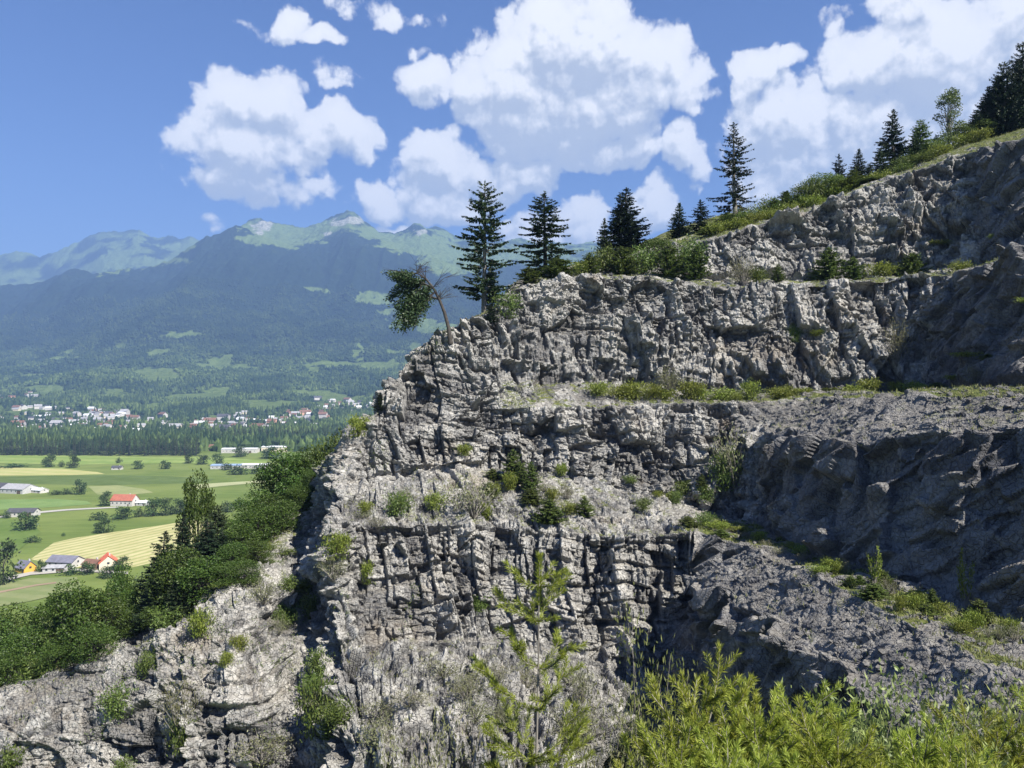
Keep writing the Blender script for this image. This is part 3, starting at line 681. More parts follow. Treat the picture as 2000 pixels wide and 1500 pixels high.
VAR = {}
def variant(key, fn, *a, **k):
    """build the meshes of one kind once; later trees of that kind are copies"""
    if key not in VAR:
        (wv, wf), (lv, lf) = fn(*a, **k); hh = max(lv[:, 2].max(), .1)
        rr = np.percentile(np.hypot(lv[:, 0], lv[:, 1]), 97)
        VAR[key] = (wv, wf, lv, lf, hh, rr, {})
    return VAR[key]
def plant(name, key, loc, h, w=None, label=None, cat='shrub', group=None, wood=None, leaf=None, parts=('trunk', 'crown'), rz=None):
    wv, wf, lv, lf, hh, rr, cache = VAR[key]
    ck = (wood.name, leaf.name, parts)
    if ck not in cache:
        a = mesh_np(parts[0], wv, wf, wood, smooth=True); b = mesh_np(parts[1], lv, lf, leaf)
        cache[ck] = (a.data, b.data); bpy.data.objects.remove(a); bpy.data.objects.remove(b)
    e = bpy.data.objects.new(name, None); COL.objects.link(e)
    e.location = loc; e.rotation_euler = (0, 0, random.uniform(0, 6.28) if rz is None else rz)
    sz = h/hh; sx = sz if w is None else (w/2)/rr; e.scale = (sx, sx, sz); e.empty_display_size = .3
    for k in (0, 1):
        o = bpy.data.objects.new(parts[k], cache[ck][k]); COL.objects.link(o); o.parent = e
    tag(e, label, cat, group)
    return e
random.seed(5)
variant('sprA', gen_conifer, 18, 3.4, 1, .13, .44, .08, 1.6, .42, .45, .50)
variant('sprB', gen_conifer, 14, 3.4, 2, .03, .38, .16, 1.6, .62, .55, .50, .5, .3)
variant('sprC', gen_conifer, 13, 2.9, 3, .02, .36, -.02, 1.4, .62, .40, .50)
variant('sprT', gen_conifer, 17, 2.3, 4, .03, .40, .16, 1.3, .45, .75, .42)
variant('sprS', gen_conifer, 7, 1.6, 5, .05, .30, .10, 1.6, .8, .25, .32)
variant('sprW', gen_conifer, 10, 3.4, 6, .02, .34, .04, 1.4, .58, .55, .5, nb=7)
variant('sprX', gen_conifer, 7, 1.6, 8, .03, .34, .12, 1.5, .55, .6, .36)
variant('pinA', gen_conifer, 3.2, 1.25, 11, .02, .24, -.15, 2.6, .55, .35, .24, .3)
variant('pinB', gen_conifer, 2.6, 1.3, 12, .02, .22, -.3, 2.6, .45, .4, .24, .3)
variant('broA', gen_broadleaf, 9, 3.3, 21)
variant('broB', gen_broadleaf, 8, 3.8, 22, 6200, .30, .12)
variant('broC', gen_broadleaf, 10, 2.4, 23, 4200, .28, .15, 1.0)
variant('shrA', gen_shrub, 2.2, 1.3, 31, 1500)
variant('shrB', gen_shrub, 1.6, 1.3, 32, 1300, 16)
variant('shrC', gen_shrub, 2.6, 1.7, 33, 900, 26, .18, .8)
variant('sap', gen_shrub, 3.0, .6, 34, 420, 4, .2, .6)
KIND = {
 'sprA': ('spruce_tree', 'tree', M_BARKG, M_SPR), 'sprB': ('spruce_tree', 'tree', M_BARK, M_SPR), 'sprC': ('fir_tree', 'tree', M_BARK, M_SPRD), 'sprT': ('spruce_tree', 'tree', M_BARKG, M_SPRD),
 'sprX': ('spruce_tree', 'tree', M_BARK, M_SPRD), 'sprS': ('spruce_tree', 'tree', M_BARK, M_SPR), 'sprW': ('conifer_tree', 'tree', M_BARK, M_SPR), 'sprD': ('conifer_tree', 'tree', M_BARK, M_SPRD), 'pinA': ('pine_shrub', 'shrub', M_BARK, M_PINE), 'pinB': ('pine_shrub', 'shrub', M_BARK, M_PINE),
 'broA': ('broadleaf_tree', 'tree', M_BARK, M_LEAF), 'broB': ('broadleaf_tree', 'tree', M_BARK, M_LEAF), 'broC': ('birch_tree', 'tree', M_BARKG, M_BIRCH),
 'shrA': ('shrub', 'shrub', M_BARK, M_PINE), 'shrB': ('shrub', 'shrub', M_BARK, M_YEL), 'shrC': ('scraggly_shrub', 'shrub', M_BARKG, M_DRY), 'sap': ('sapling', 'sapling', M_BARKG, M_YEL)}
VAR['sprD'] = VAR['sprW'][:6]+({},)
def put(key, px, top, wpx, label, Y=None, base=None, group=None, leaf=None):
    """a plant rooted on the quarry: under (px, depth Y), or where the sight line through (px, base) meets the rock"""
    g = drop(px, Y) if Y else hit(px, base)
    if g is None: print('no ground', px, top, label); return
    Yg = g[1]; h = (HY-top)/FPX*Yg-g[2]
    if h < .25: print('low', px, top, round(h, 2), label); h = .6
    nm, cat, wd, lf = KIND[key]
    if cat == 'tree': wpx = min(wpx, (.78 if key.startswith('spr') else 1.25)*h/Yg*FPX)
    pr = ('stems', 'foliage') if cat != 'tree' else ('trunk', 'crown')
    return plant(nm, key, (g[0], g[1], g[2]-.12), h+.1, wpx/FPX*Yg, label, cat, group, wd, leaf or lf, pr)

# trees on the plateau and along the skyline
put('sprA', 945, 352, 112, 'tall open spruce with bare lower trunk on the left end of the rock crest', Y=101)
put('sprS', 962, 505, 40, 'slim young conifer leaning against the trunk of the tall open spruce', Y=102)
put('sprB', 1066, 372, 118, 'ragged spruce right of the tallest crest spruce, long low branches', Y=112)
put('sprC', 1208, 380, 92, 'left half of the dense dark twin fir above the green thicket', Y=122)
put('sprC', 1234, 366, 98, 'right half of the dense dark twin fir above the green thicket', Y=123)
put('sprS', 1183, 425, 40, 'thin half bare spruce on the left flank of the twin fir', Y=120)
put('sprS', 1327, 396, 50, 'left one of two small pointed spruces between twin fir and tall lone spruce', Y=128)
put('sprX', 1365, 388, 50, 'right one of two small pointed spruces between twin fir and tall lone spruce', Y=129)
put('sprT', 1437, 238, 88, 'tall narrow spruce with thin ragged top standing alone on the skyline', Y=119)
put('sprX', 1640, 298, 40, 'thin spruce left of the paired skyline conifers on the slope', Y=127)
put('sprS', 1680, 290, 46, 'pointed green conifer on the slope below the dark spruce group', Y=127)
put('sprW', 1722, 288, 60, 'rounded conifer at the foot of the dark spruce group', Y=126)
put('sprC', 1753, 208, 78, 'tall dark spruce leading the group on the upper slope', Y=128)
put('sprW', 1802, 232, 80, 'broad softer conifer right of the tall dark spruce', Y=127, leaf=M_PINE)
put('broC', 1854, 170, 52, 'pale slender birch on the upper slope', Y=127)
for px, top, w, k, lab in [(1905,215,60,'sprD','small dark conifer at the lower left of the corner wood'),(1935,165,80,'sprD','dark conifer second from the left in the corner wood'),(1968,118,90,'sprD','tall dark conifer in the middle of the corner wood'),
    (2005,80,100,'sprD','tallest dark conifer cut by the right picture edge'),(1985,190,90,'broB','dark broadleaf tree under the corner conifers'),(1945,225,70,'broB','low leafy tree at the foot of the corner wood'),(2060,60,110,'sprD','dark conifer just beyond the right picture edge'),(1920,190,70,'sprD','dark conifer leaning over the bushes left in the corner wood'),(1955,150,80,'sprD','dark conifer between the second and the tall one of the corner wood'),(1990,130,90,'sprD','dark conifer right of the tall one in the corner wood'),(2015,170,90,'broA','broad dark tree at the right edge below the tallest conifer'),(1830,262,60,'sprW','low conifer left of the birch foot'),(1785,262,60,'sprW','low conifer between the tall dark spruce and the birch'),(1700,318,50,'sprW','low conifer left of the dark spruce group')]:
    put(k, px, top, w, lab, Y=125+(px % 7)*1.5)
T = 'green thicket on the plateau under the twin fir'
for px, top, w, k, Y in [(1035,520,60,'pinA',101),(1090,503,85,'pinB',103),(1150,492,60,'pinA',106),(1185,472,70,'shrA',109),(1215,480,80,'pinB',106),(1255,470,80,'shrA',110),(1285,462,80,'broB',112),(1310,474,70,'pinA',107),(1345,455,70,'shrA',110),(1358,478,60,'pinA',106),(1390,440,60,'pinA',116),(1130,505,50,'shrB',105)]:
    put(k, px, top, w, 'bushy green growth in the '+T, Y=Y, group='bushes of the plateau thicket')
for px, top, w, k, Y in [(1420,415,60,'pinA',117),(1455,408,60,'shrA',117),(1490,400,60,'shrA',118),(1515,385,50,'pinA',119),(1537,372,34,'sprS',121),(1562,378,60,'pinB',119),(1592,348,80,'shrA',121),(1625,340,90,'broB',123),(1655,350,80,'pinB',119),(1700,348,60,'pinA',117),(1668,330,50,'pinA',122),(1880,258,55,'shrB',123),(1912,248,50,'shrB',122),(1838,266,50,'shrA',124),(1770,300,50,'shrA',122),(1440,425,60,'shrB',114),(1475,412,60,'shrB',115),(1505,405,50,'shrB',115),(1545,392,50,'shrB',116),(1585,378,60,'shrB',117),(1640,362,60,'shrB',118),(1720,330,60,'shrB',119),(1760,318,50,'shrA',119),(1800,296,60,'shrA',121),(1830,280,50,'shrB',121),(1400,428,60,'shrB',114),(1460,395,70,'shrC',118),(1500,378,60,'shrA',120),(1535,372,60,'pinA',121),(1575,352,80,'broB',122),(1610,335,90,'broB',122),(1655,345,70,'broB',125),(1780,285,50,'shrA',126),(1825,262,50,'shrA',127),(1880,240,70,'broB',127),(1915,232,70,'broA',127)]:
    put(k, px, top, w, 'yellow-green bush on the grassy slope along the skyline', Y=Y, group='bushes along the skyline slope', leaf=M_PINE if k != 'shrB' else None)
# bench below the top tier
for px, top, w, k, lab in [(1617,482,75,'pinA','large round pine shrub on the upper bench'),(1668,500,48,'pinA','smaller yellow-green pine shrub beside the large round one on the upper bench'),(1715,508,70,'shrB','low wide yellow shrub on the upper bench'),
    (1778,492,66,'pinB','rounded pine shrub on the upper bench near the dark corner'),(1832,502,60,'shrB','low shrub right of the rounded pine shrub on the upper bench'),(1880,504,50,'shrB','last low shrub before the dark corner of the upper bench'),
    (1940,500,24,'shrB','tiny bright shrub under the dark upper wall'),(1452,492,64,'shrC','pale scraggly shrub at the left foot of the upper tier'),(1520,515,30,'pinA','small pine shrub left of the large round one on the upper bench'),(1480,515,40,'shrA','small green shrub at the foot of the upper tier')]:
    put(k, px, top, w, lab, Y=104.5 if px < 1850 else 96)
# faces, ledges
for px, base, top, w, k, lab in [(988,622,560,66,'shrA','dark bush hanging over the left shoulder below the tall spruce'),(960,628,590,50,'sprD','dark juniper bush at the foot of the tall spruce'),(1548,668,628,34,'shrA','small bush growing out of the middle face'),(1592,655,640,34,'shrB','small yellow bush on a thin ledge of the middle face'),
    (1752,715,612,62,'shrC','pale hanging bush in the corner of the middle face'),(1308,772,708,66,'shrC','scraggly light bush above the pale slab'),(1905,752,706,60,'shrC','brownish shrub at the foot of the dark middle wall'),
    (1435,952,822,98,'shrC','large pale green bush against the lower face near the corner'),(1420,958,860,70,'shrA','dark green bush beside the large pale bush near the corner'),(1000,948,876,56,'pinA','round green pine shrub on the debris ledge'),(1037,958,900,42,'pinA','smaller yellow pine shrub right of the round one on the debris ledge'),
    (925,1012,922,120,'shrC','wide grey scraggly bush on the debris ledge'),(950,1015,975,46,'shrB','low yellow shrub in front of the wide grey bush'),(775,1008,950,60,'shrA','dark green shrub on the left part of the debris ledge'),(1072,1022,972,66,'pinB','low pine shrub on the debris ledge under the face'),
    (1142,1008,968,42,'pinA','small pine shrub at the right end of the debris ledge'),(1108,975,938,40,'shrC','thin pale bush at the face above the debris ledge'),(905,888,862,36,'shrB','small yellow shrub high on the debris slope'),(655,1090,1030,62,'shrB','yellow-green shrub on the left edge of the nose'),
    (720,1138,1088,34,'shrB','thin yellow shrub left on the lower face'),(940,1192,1150,46,'shrA','green shrub on the lower face'),(715,1000,975,40,'shrB','low yellow plant on the terrace edge'),
    (740,800,765,34,'sprD','dark bush at the left edge under the crest shoulder'),(700,852,805,60,'shrB','yellow bush on the left edge ledge')]:
    put(k, px, top, w, lab, base=base)
r = random.Random(3)
for i in range(26):
    px = 1175+i*33+r.uniform(-12, 12)
    put(r.choice(['shrB', 'shrB', 'pinA', 'shrA']), px, r.uniform(732, 757), r.uniform(36, 62), 'small yellow-green shrub in the row along the middle bench', Y=93 if px < 1700 else 93-(px-1700)*.06, group='shrubs in a row on the middle bench', leaf=M_YEL)
for i in range(34):
    t = (i+r.uniform(-.4, .4))/33; px = 1390+600*t; py = np.interp(px, [1390, 1480, 1600, 1740, 1870, 2010], [1025, 1050, 1102, 1160, 1210, 1262])+r.uniform(-8, 26)*(.4+t)
    put(r.choice(['shrB', 'shrB', 'shrC', 'pinB']), px, py-r.uniform(14, 34)*(.6+t), r.uniform(26, 60), 'low green-yellow shrub on the curving lower bench', base=py, group='low shrubs on the lower bench')
put('sap', 1706, 1062, 34, 'thin sapling on the lower bench against the dark wall', base=1150)
put('sap', 1888, 1066, 34, 'taller thin sapling near the right edge of the lower bench', base=1190)
# left spur
for px, top, w, k, Y, lab in [(385,912,74,'broA',92,'tall rounded tree rising above the stubble field'),(420,985,90,'sprW',88,'conifer right behind the tall rounded tree'),(340,1035,120,'sprC',80,'broad green conifer in the middle of the spur'),(405,1010,110,'sprC',80,'broad conifer with layered branches right of the middle of the spur'),
    (300,1088,90,'sprD',82,'dark conifer left of the broad green one'),(470,1000,80,'broB',90,'dark leafy tree under the steep left edge'),(500,955,90,'broB',92,'leafy tree climbing the left edge'),(560,870,105,'broA',96,'bright green tree crowning the left edge'),(535,900,90,'broB',98,'dark tree behind the bright green tree on the left edge'),
    (610,868,80,'broB',98,'dark tree right of the bright green tree on the left edge'),(640,842,70,'shrA',98,'leafy bush below the upper shoulder'),(672,828,66,'shrA',96,'upper leafy bush at the left edge of the cliff'),(590,940,110,'broB',92,'large dark tree against the cliff shadow'),
    (520,1040,90,'broB',86,'dark bushy tree at the head of the gully'),(150,1128,120,'broA',74,'broad leafy tree on the lower spur'),(205,1148,90,'broB',76,'leafy tree right of the broad one on the lower spur'),(105,1150,90,'broA',78,'brownish tree left of the broad one on the lower spur'),
    (25,1178,110,'broB',80,'tree at the left picture edge on the lower spur'),(65,1215,100,'broB',74,'low dark tree near the left picture edge'),(-60,1160,130,'broB',80,'tree just outside the left picture edge'),(185,1215,90,'broB',70,'low dark crown under the broad leafy tree'),
    (20,1265,90,'broB',71,'dark bush at the left end of the rock outcrop'),(110,1250,90,'broB',71,'dark bush behind the top of the rock outcrop'),(265,1120,70,'broB',84,'tree between the lower spur and the dark conifer'),(440,1110,90,'sprW',74,'low conifer spreading over the rock spur'),(350,1130,110,'sprW',73,'low dark conifer at the foot of the broad green one'),(235,1095,60,'broA',92,'distant tree top behind the dark conifer')]:
    put(k, px, top, w, lab, Y=Y, leaf={'broA': None, 'broB': None}.get(k))
for px, top, w, k, Y in [(350,1060,110,'broB',76),(395,1085,110,'broA',74),(370,1000,90,'sprC',84),(430,1030,90,'sprC',80),(440,1095,100,'broB',73),(480,1090,90,'broB',74),(520,1075,90,'broB',79),(300,1120,110,'sprW',75),(575,950,110,'broA',95),(625,900,90,'broB',97),(530,960,110,'broB',92),(505,985,110,'broB',86),(550,975,100,'broB',88),(590,945,90,'broB',91),(470,1020,100,'broA',82),(610,915,90,'broB',93),(455,1055,90,'broB',77),(495,1050,90,'broA',79),(560,1090,70,'shrA',84),(530,1140,60,'shrA',80),(430,1140,90,'sprW',74),(385,1165,80,'broB',74),(300,1180,90,'broB',74),(455,1040,70,'broB',88),(500,1010,80,'broB',90),(545,985,80,'broB',93),(425,1075,80,'broA',84),(480,1075,80,'broB',83),(520,1095,60,'shrA',84),(555,1010,60,'broB',96),(300,1135,90,'sprW',78),(265,1180,80,'broB',76),(380,1120,90,'sprW',77),(330,1175,80,'shrA',72),(600,905,70,'broB',97),(580,975,70,'shrA',94),(620,930,60,'broB',93),(40,1225,100,'broB',77),(130,1200,110,'broB',75),(-20,1210,110,'broB',76),(-10,1275,80,'broB',71),(70,1270,90,'shrA',71),(240,1150,80,'broA',80),(440,1140,70,'shrA',73)]:
    put(k, px, top, w, 'dark leafy tree or bush in the wooded flank of the left spur', Y=Y, group='undergrowth of the wooded left spur')
for px, base, top, w, k, lab in [(285,1318,1262,46,'shrA','bright green bush on top of the left outcrop'),(350,1440,1310,80,'shrC','tall pale bush in the cleft of the left outcrop'),(355,1470,1380,60,'shrA','green bush low in the cleft of the left outcrop'),(230,1400,1325,70,'shrA','dark green bush on the left outcrop'),
    (510,1490,1425,120,'shrC','wide pale bush at the bottom of the gully'),(620,1440,1290,80,'shrA','dark bush in the shade of the gully'),(645,1440,1370,46,'pinA','bright green pine shrub at the mouth of the gully'),(20,1510,1440,70,'shrA','bush in the bottom left corner'),
    (395,1240,1180,56,'shrB','yellow-green bush on the spur rock'),(515,1180,1120,70,'shrC','pale bush on the spur near the gully'),(470,1270,1235,40,'shrB','small yellow bush on the spur face'),(240,1520,1470,50,'shrA','dark bush at the lower picture edge under the outcrop'),(440,1300,1270,36,'shrB','small bush above the big lit boulder')]:
    put(k, px, top, w, lab, base=base)
for i in range(26):
    px = r.uniform(680, 1420); py = np.interp(px, [680, 1000, 1200, 1420], [985, 960, 965, 1010])+r.uniform(-45, 50)
    put(r.choice(['shrB', 'shrC', 'pinA', 'shrA']), px, py-r.uniform(14, 40), r.uniform(22, 55), 'small bush among the debris of the central ledge', base=py, group='small bushes on the central debris ledge')
for i in range(14):
    px = r.uniform(545, 660); py = r.uniform(1120, 1480)
    put(r.choice(['shrA', 'shrC', 'shrA']), px, py-r.uniform(30, 70), r.uniform(35, 80), 'dark bush rooted in the shaded gully', base=py, group='bushes in the shaded gully')
for i in range(20):
    px = r.uniform(720, 1260); py = r.uniform(1300, 1500)
    put('shrC', px, py-r.uniform(30, 75), r.uniform(50, 100), 'scraggly pale bush on the rubble slope under the lower face', base=py, group='scraggly bushes on the rubble slope')

# leaning pine: bent trunk, foliage hanging to the left, bare twigs on top
def leaning_pine():
    g = hit(880, 668) or Vector(P(880, 668, 91)); Y = g[1]; k = Y/FPX; R = np.random.default_rng(9)
    W_ = lambda px, py, dy=0: np.array([(px-880)*k, dy, (668-py)*k])
    e = bpy.data.objects.new('leaning_pine', None); COL.objects.link(e); e.location = g
    tr = np.array([W_(880,672), W_(876,640), W_(868,610), W_(858,585), W_(846,562), W_(832,545,-.3), W_(815,534,-.5)])
    wood = [tube(tr, [.34, .24, .20, .18, .15, .11, .06], 7)]
    leaf = []
    lim = [((846,562),(810,548),(780,548)),((832,545),(800,560),(772,568)),((858,585),(820,570),(795,600)),((846,562),(812,580),(800,625)),((832,545),(795,575),(785,610)),((850,570),(820,600),(805,640)),((815,534),(790,535),(770,545)),((832,545),(806,590),(790,632)),((846,562),(825,560),(808,600))]
    for a, b, c in lim:
        for q in range(3):
            dy = R.normal()*1.3; A, B, C_ = W_(*a), W_(*b, dy*.5)+R.normal(size=3)*.3, W_(*c, dy)+R.normal(size=3)*.5
            s = np.linspace(0, 1, 8)[:, None]; pts = (1-s)**2*A+2*s*(1-s)*B+s*s*C_
            wood.append(tube(pts, np.linspace(.08, .015, 8), 4)); m = 270
            ss = R.uniform(.32, 1.02, m)[:, None]; cc = (1-ss)**2*A+2*ss*(1-ss)*B+ss*ss*C_+R.normal(size=(m, 3))*np.array([.40, .5, .20])
            leaf.append(leaves(cc, R.normal(size=(m, 3))*.6+np.array([-.4, 0, -.1]), R.uniform(.25, .55, m), .17, R))
    for q in range(34):
        i = R.integers(3, 7); A = tr[i]; d = np.array([R.normal()*.8-.1, R.normal()*.6, R.uniform(.3, 1.3)]); L = R.uniform(.8, 2.4)
        p1 = A+d*L*.5; p2 = A+d*L*np.array([1.25, 1, .85])
        wood.append(tube([A, p1, p2], [.05, .03, .01], 3))
        for j in range(3): wood.append(tube([p1, p1+(p2-p1)*.5+R.normal(size=3)*.3, p1+(p2-p1)*.8+R.normal(size=3)*.5], [.02, .015, .008], 3))
    V, F = join(wood); mesh_np('trunk', V, F, M_BARK, e, smooth=True)
    V, F = join(leaf); mesh_np('crown', V, F, M_SPR, e)
    tag(e, 'bent pine leaning out over the valley from the left shoulder, crown hanging left', 'tree')
leaning_pine()

# ------------------------------------------------------------------ grass and loose stones on the benches (nobody could count them)
def scatter():
    A = QV.reshape(QNC, QNR, 3); du = np.gradient(A, axis=0); dv = np.gradient(A, axis=1)
    area = np.linalg.norm(np.cross(du, dv), axis=2).ravel()
    R = np.random.default_rng(4); nz = QN[:, 2]
    vis = (QPX > -60) & (QPX < 2350) & (QT > .3) & (QT < 14.6)
    w = np.where(vis & (QST < .75), np.clip(QVEG, 0, 1)**1.5+.012, 0)*area
    w = w/np.maximum(QV[:, 1], 20)**1.2; w /= w.sum()
    idx = R.choice(len(w), 26000, p=w); n = 5
    c = np.repeat(QV[idx], n, 0)+R.normal(size=(len(idx)*n, 3))*np.array([.12, .12, .0]); m = len(c)
    d = R.normal(size=(m, 3))*.45+np.array([0, 0, 1.])
    V, F = leaves(c-np.array([0, 0, .03]), d, R.uniform(.15, .5, m), .05, R)
    tag(mesh_np('grass', V, F, leaf_mat('bench_grass', (.12, .15, .035), (.30, .29, .12), .3)), kind='stuff')
    # dark moss and ivy-like growth clinging to ledges
    w2 = np.where(vis & (QST > .2) & (QST < .9) & (QWALL < .5), 1., 0)*sstep(fbm(QV*.25, 3, 77), .5, .65)*area; w2 /= w2.sum()
    idx = R.choice(len(w2), 5000, p=w2); c = np.repeat(QV[idx], 6, 0)+R.normal(size=(len(idx)*6, 3))*.16
    V, F = leaves(c, R.normal(size=c.shape)*.6+np.array([0, -.3, .5]), R.uniform(.1, .28, len(c)), .07, R)
    tag(mesh_np('ledge_weeds', V, F, M_PINE), kind='stuff')
    # stones
    ph = (1+5**.5)/2; ico = nrm(np.array([(-1,ph,0),(1,ph,0),(-1,-ph,0),(1,-ph,0),(0,-1,ph),(0,1,ph),(0,-1,-ph),(0,1,-ph),(ph,0,-1),(ph,0,1),(-ph,0,-1),(-ph,0,1)], float))
    fi = np.array([(0,11,5),(0,5,1),(0,1,7),(0,7,10),(0,10,11),(1,5,9),(5,11,4),(11,10,2),(10,7,6),(7,1,8),(3,9,4),(3,4,2),(3,2,6),(3,6,8),(3,8,9),(4,9,5),(2,4,11),(6,2,10),(8,6,7),(9,8,1)])
    w3 = np.where(vis & (QST < .6) & (QT < 11.5) & ~((QPX < 640) & (QT > 5)), 1., 0)*area; w3 /= w3.sum()
    idx = R.choice(len(w3), 5200, p=w3); n = len(idx)
    sz = (.07+.28*R.random(n)**4)[:, None, None]
    B = ico[None]*(1+R.normal(size=(n, 12, 1))*.2)*sz*R.uniform(.6, 1.3, (n, 1, 3))+QV[idx][:, None]
    F = (fi[None]+np.arange(n)[:, None, None]*12).reshape(-1, 3)
    o = mesh_np('rubble', B.reshape(-1, 3), F, M_ROCK); tag(o, kind='stuff')
scatter()
# ------------------------------------------------------------------ foreground slope and its young pines
def fz(x, y):
    return -1.75-.56*np.maximum(y, -4)-np.maximum(0, y-13)*.9-.012*np.minimum(x, 0)**2+.10*x*0
def foreground():
    xs = np.linspace(-22, 34, 150); ys = np.linspace(-14, 34, 150); X, Y = np.meshgrid(xs, ys, indexing='ij')
    p = np.stack([X.ravel(), Y.ravel(), 0*X.ravel()], 1)
    Z = fz(p[:, 0], p[:, 1])+(fbm(p*.6, 4, 95)-.5)*.5
    V = np.stack([p[:, 0], p[:, 1], Z], 1); n = 150
    ii = (np.arange(n-1)[:, None]*n+np.arange(n-1)[None, :]).ravel(); F = np.stack([ii, ii+n, ii+n+1, ii+1], 1)
    tag(mesh_np('near_slope', V, F, M_ROCK, smooth=True, attrs={'veg': np.full(len(V), .8), 'wall': np.zeros(len(V))}), kind='structure')
foreground()
def gen_young_pine(h, rad, seed, whorl=.30, nb=5, up=.75, first=.12, needle=.052, per=170, sub=4, full=.5):
    r = np.random.default_rng(seed); wood, nd = [], []
    zz = np.linspace(0, h, 10); wob = np.cumsum(r.normal(size=(10, 2))*.012*h/3, 0)
    tr = np.stack([wob[:, 0], wob[:, 1], zz], 1); wood.append(tube(tr, np.linspace(.0035*h+.006, .004, 10), 7))
    at = lambda z: np.array([np.interp(z, zz, tr[:, 0]), np.interp(z, zz, tr[:, 1]), z])
    def needles(pts, frac):
        pts = np.asarray(pts); L = np.linalg.norm(np.diff(pts, axis=0), axis=1).sum(); m = int(per*L/.25*frac)+20
        t = 1-r.random(m)**1.2*min(1, .42/max(L, .1)); f = t*(len(pts)-1); k = np.clip(f.astype(int), 0, len(pts)-2); q = (f-k)[:, None]
        c = pts[k]*(1-q)+pts[k+1]*q; T = nrm(pts[k+1]-pts[k])
        d = T*1.0+nrm(r.normal(size=(m, 3)))*.8
        nd.append(leaves(c, d, needle*r.uniform(.7, 1.15, m), .0045, r))
    z = h*first
    while z < h*.97:
        f = (z/h-first)/(1-first); L0 = rad*(1-f)**.7+.16
        n = nb+r.integers(-1, 2); a0 = r.uniform(0, 6.28)
        for j in range(max(3, n)):
            a = a0+j*6.283/n+r.normal()*.25; L = L0*r.uniform(.6, 1.1); D = np.array([math.cos(a), math.sin(a), 0])
            s = np.linspace(0, 1, 7)[:, None]; p0 = at(z)
            pts = p0+D*L*s*(1-.18*s)+np.array([0, 0, 1])*L*(up*.45*s+up*.55*s*s)+np.cumsum(r.normal(size=(7, 3))*.01, 0)
            wood.append(tube(pts, np.linspace(.004+.006*L, .0035, 7), 4)); needles(pts, .9)
            for q in range(int(sub*L/.5+r.random())):
                t = r.uniform(.3, .95); k = int(t*6); b = pts[k]*(1-(t*6-k))+pts[min(6, k+1)]*(t*6-k)
                sd = r.choice([-1, 1]); dd = nrm(D*.65+sd*np.array([-D[1], D[0], 0])*.75+np.array([0, 0, up*.7+r.normal()*.15])); l = L*.42*(1.15-t)+.10
                q2 = b+dd*l*np.linspace(0, 1, 5)[:, None]+np.array([0, 0, .12])*l*np.linspace(0, 1, 5)[:, None]**2
                wood.append(tube(q2, np.linspace(.005, .003, 5), 3)); needles(q2, 1.0)
        z += whorl*(1-.35*f)*r.uniform(.8, 1.2)
    needles([at(h*.9), at(h*.95), at(h)+np.array([0, 0, .05])], 1.6)
    return join(wood), join(nd)
M_NP = leaf_mat('young_pine_needles', (.19, .245, .030), (.42, .455, .080), .42)
M_NP2 = leaf_mat('sparse_pine_needles', (.16, .22, .028), (.36, .41, .070), .4)
M_NW = leaf_mat('willow_leaves', (.12, .16, .045), (.28, .32, .12), .35)
variant('yA', gen_young_pine, 2.3, .62, 41, .30, 4, 1.15)
variant('yB', gen_young_pine, 2.0, .72, 42, .26, 5, 1.25, .08)
variant('yC', gen_young_pine, 3.9, .70, 43, .46, 4, .70, .22, .060, 190, 3)
def near(key, px, top, Y, label, w=None, leaf=None, nm='young_pine', cat='young pine', group=None, wood=None):
    x = (px-CX)/FPX*Y; g = float(fz(np.array(x), np.array(Y))); h = (HY-top)/FPX*Y-g
    return plant(nm, key, (x, Y, g-.15), h+.15, w, label, cat, group, wood or M_BARKG, leaf or M_NP, ('stem', 'foliage'))
near('yC', 1045, 1068, 6.4, 'slender young pine standing alone in the lower centre, thin trunk and sparse branches', leaf=M_NP2)
variant('yD', gen_young_pine, 2.1, .66, 44, .30, 4, 1.3, .1)
for px, top, Y, k, lab in [(1385,1275,5.6,'yA','bright yellow-green young pine left in the foreground thicket'),(1320,1400,5.2,'yD','low bushy young pine at the left front of the thicket'),(1480,1345,5.4,'yB','bushy young pine in the front middle of the thicket'),
    (1570,1318,5.8,'yD','pointed bright young pine right of the thicket middle'),(1645,1375,5.2,'yA','low bright young pine in front of the willow bush'),(1430,1435,4.4,'yB','nearest bright pine shoots at the bottom edge'),
    (1810,1400,5.4,'yB','bushy young pine right of the willow bush'),(1935,1375,6.2,'yD','tall young pine near the right picture edge'),(1540,1450,4.4,'yA','bright pine shoots at the bottom edge under the pointed pine'),(1890,1455,4.6,'yB','low pine shoots in front of the right edge pines'),
    (1250,1465,5.2,'yD','small pine tuft left of the thicket'),(2090,1340,6.2,'yA','young pine beyond the right picture edge')]:
    near(k, px, top, Y, lab)
variant('wil', gen_shrub, 2.6, 1.1, 51, 14000, 34, .078, .15, .5, .007)
variant('wil2', gen_shrub, 2.4, .8, 52, 4200, 16, .06, .1, .5, .006)
for px, top, Y, w, lab in [(1730,1262,7.5,2.1,'leafy grey-green willow bush above the bright pines'),(1850,1300,8.0,2.2,'looser willow bush right of the leafy one'),(1965,1290,8.6,2.2,'willow bush at the right picture edge'),
    (1720,1400,5.6,1.2,'small willow bush at the bottom edge under the leafy one'),(1960,1440,5.0,1.2,'small willow bush in the bottom right corner'),(1625,1330,7.6,1.4,'willow bush behind the pointed bright pine')]:
    near('wil', px, top, Y, lab, w, M_NW, 'willow_bush', 'shrub')
near('wil2', 1280, 1150, 9.0, 'thin pale shrub rising before the dark lower wall', 1.3, M_NW, 'thin_shrub', 'shrub')
near('wil2', 1170, 1260, 8.0, 'thin shrub right of the slender young pine', 1.0, M_DRY, 'thin_shrub', 'shrub')
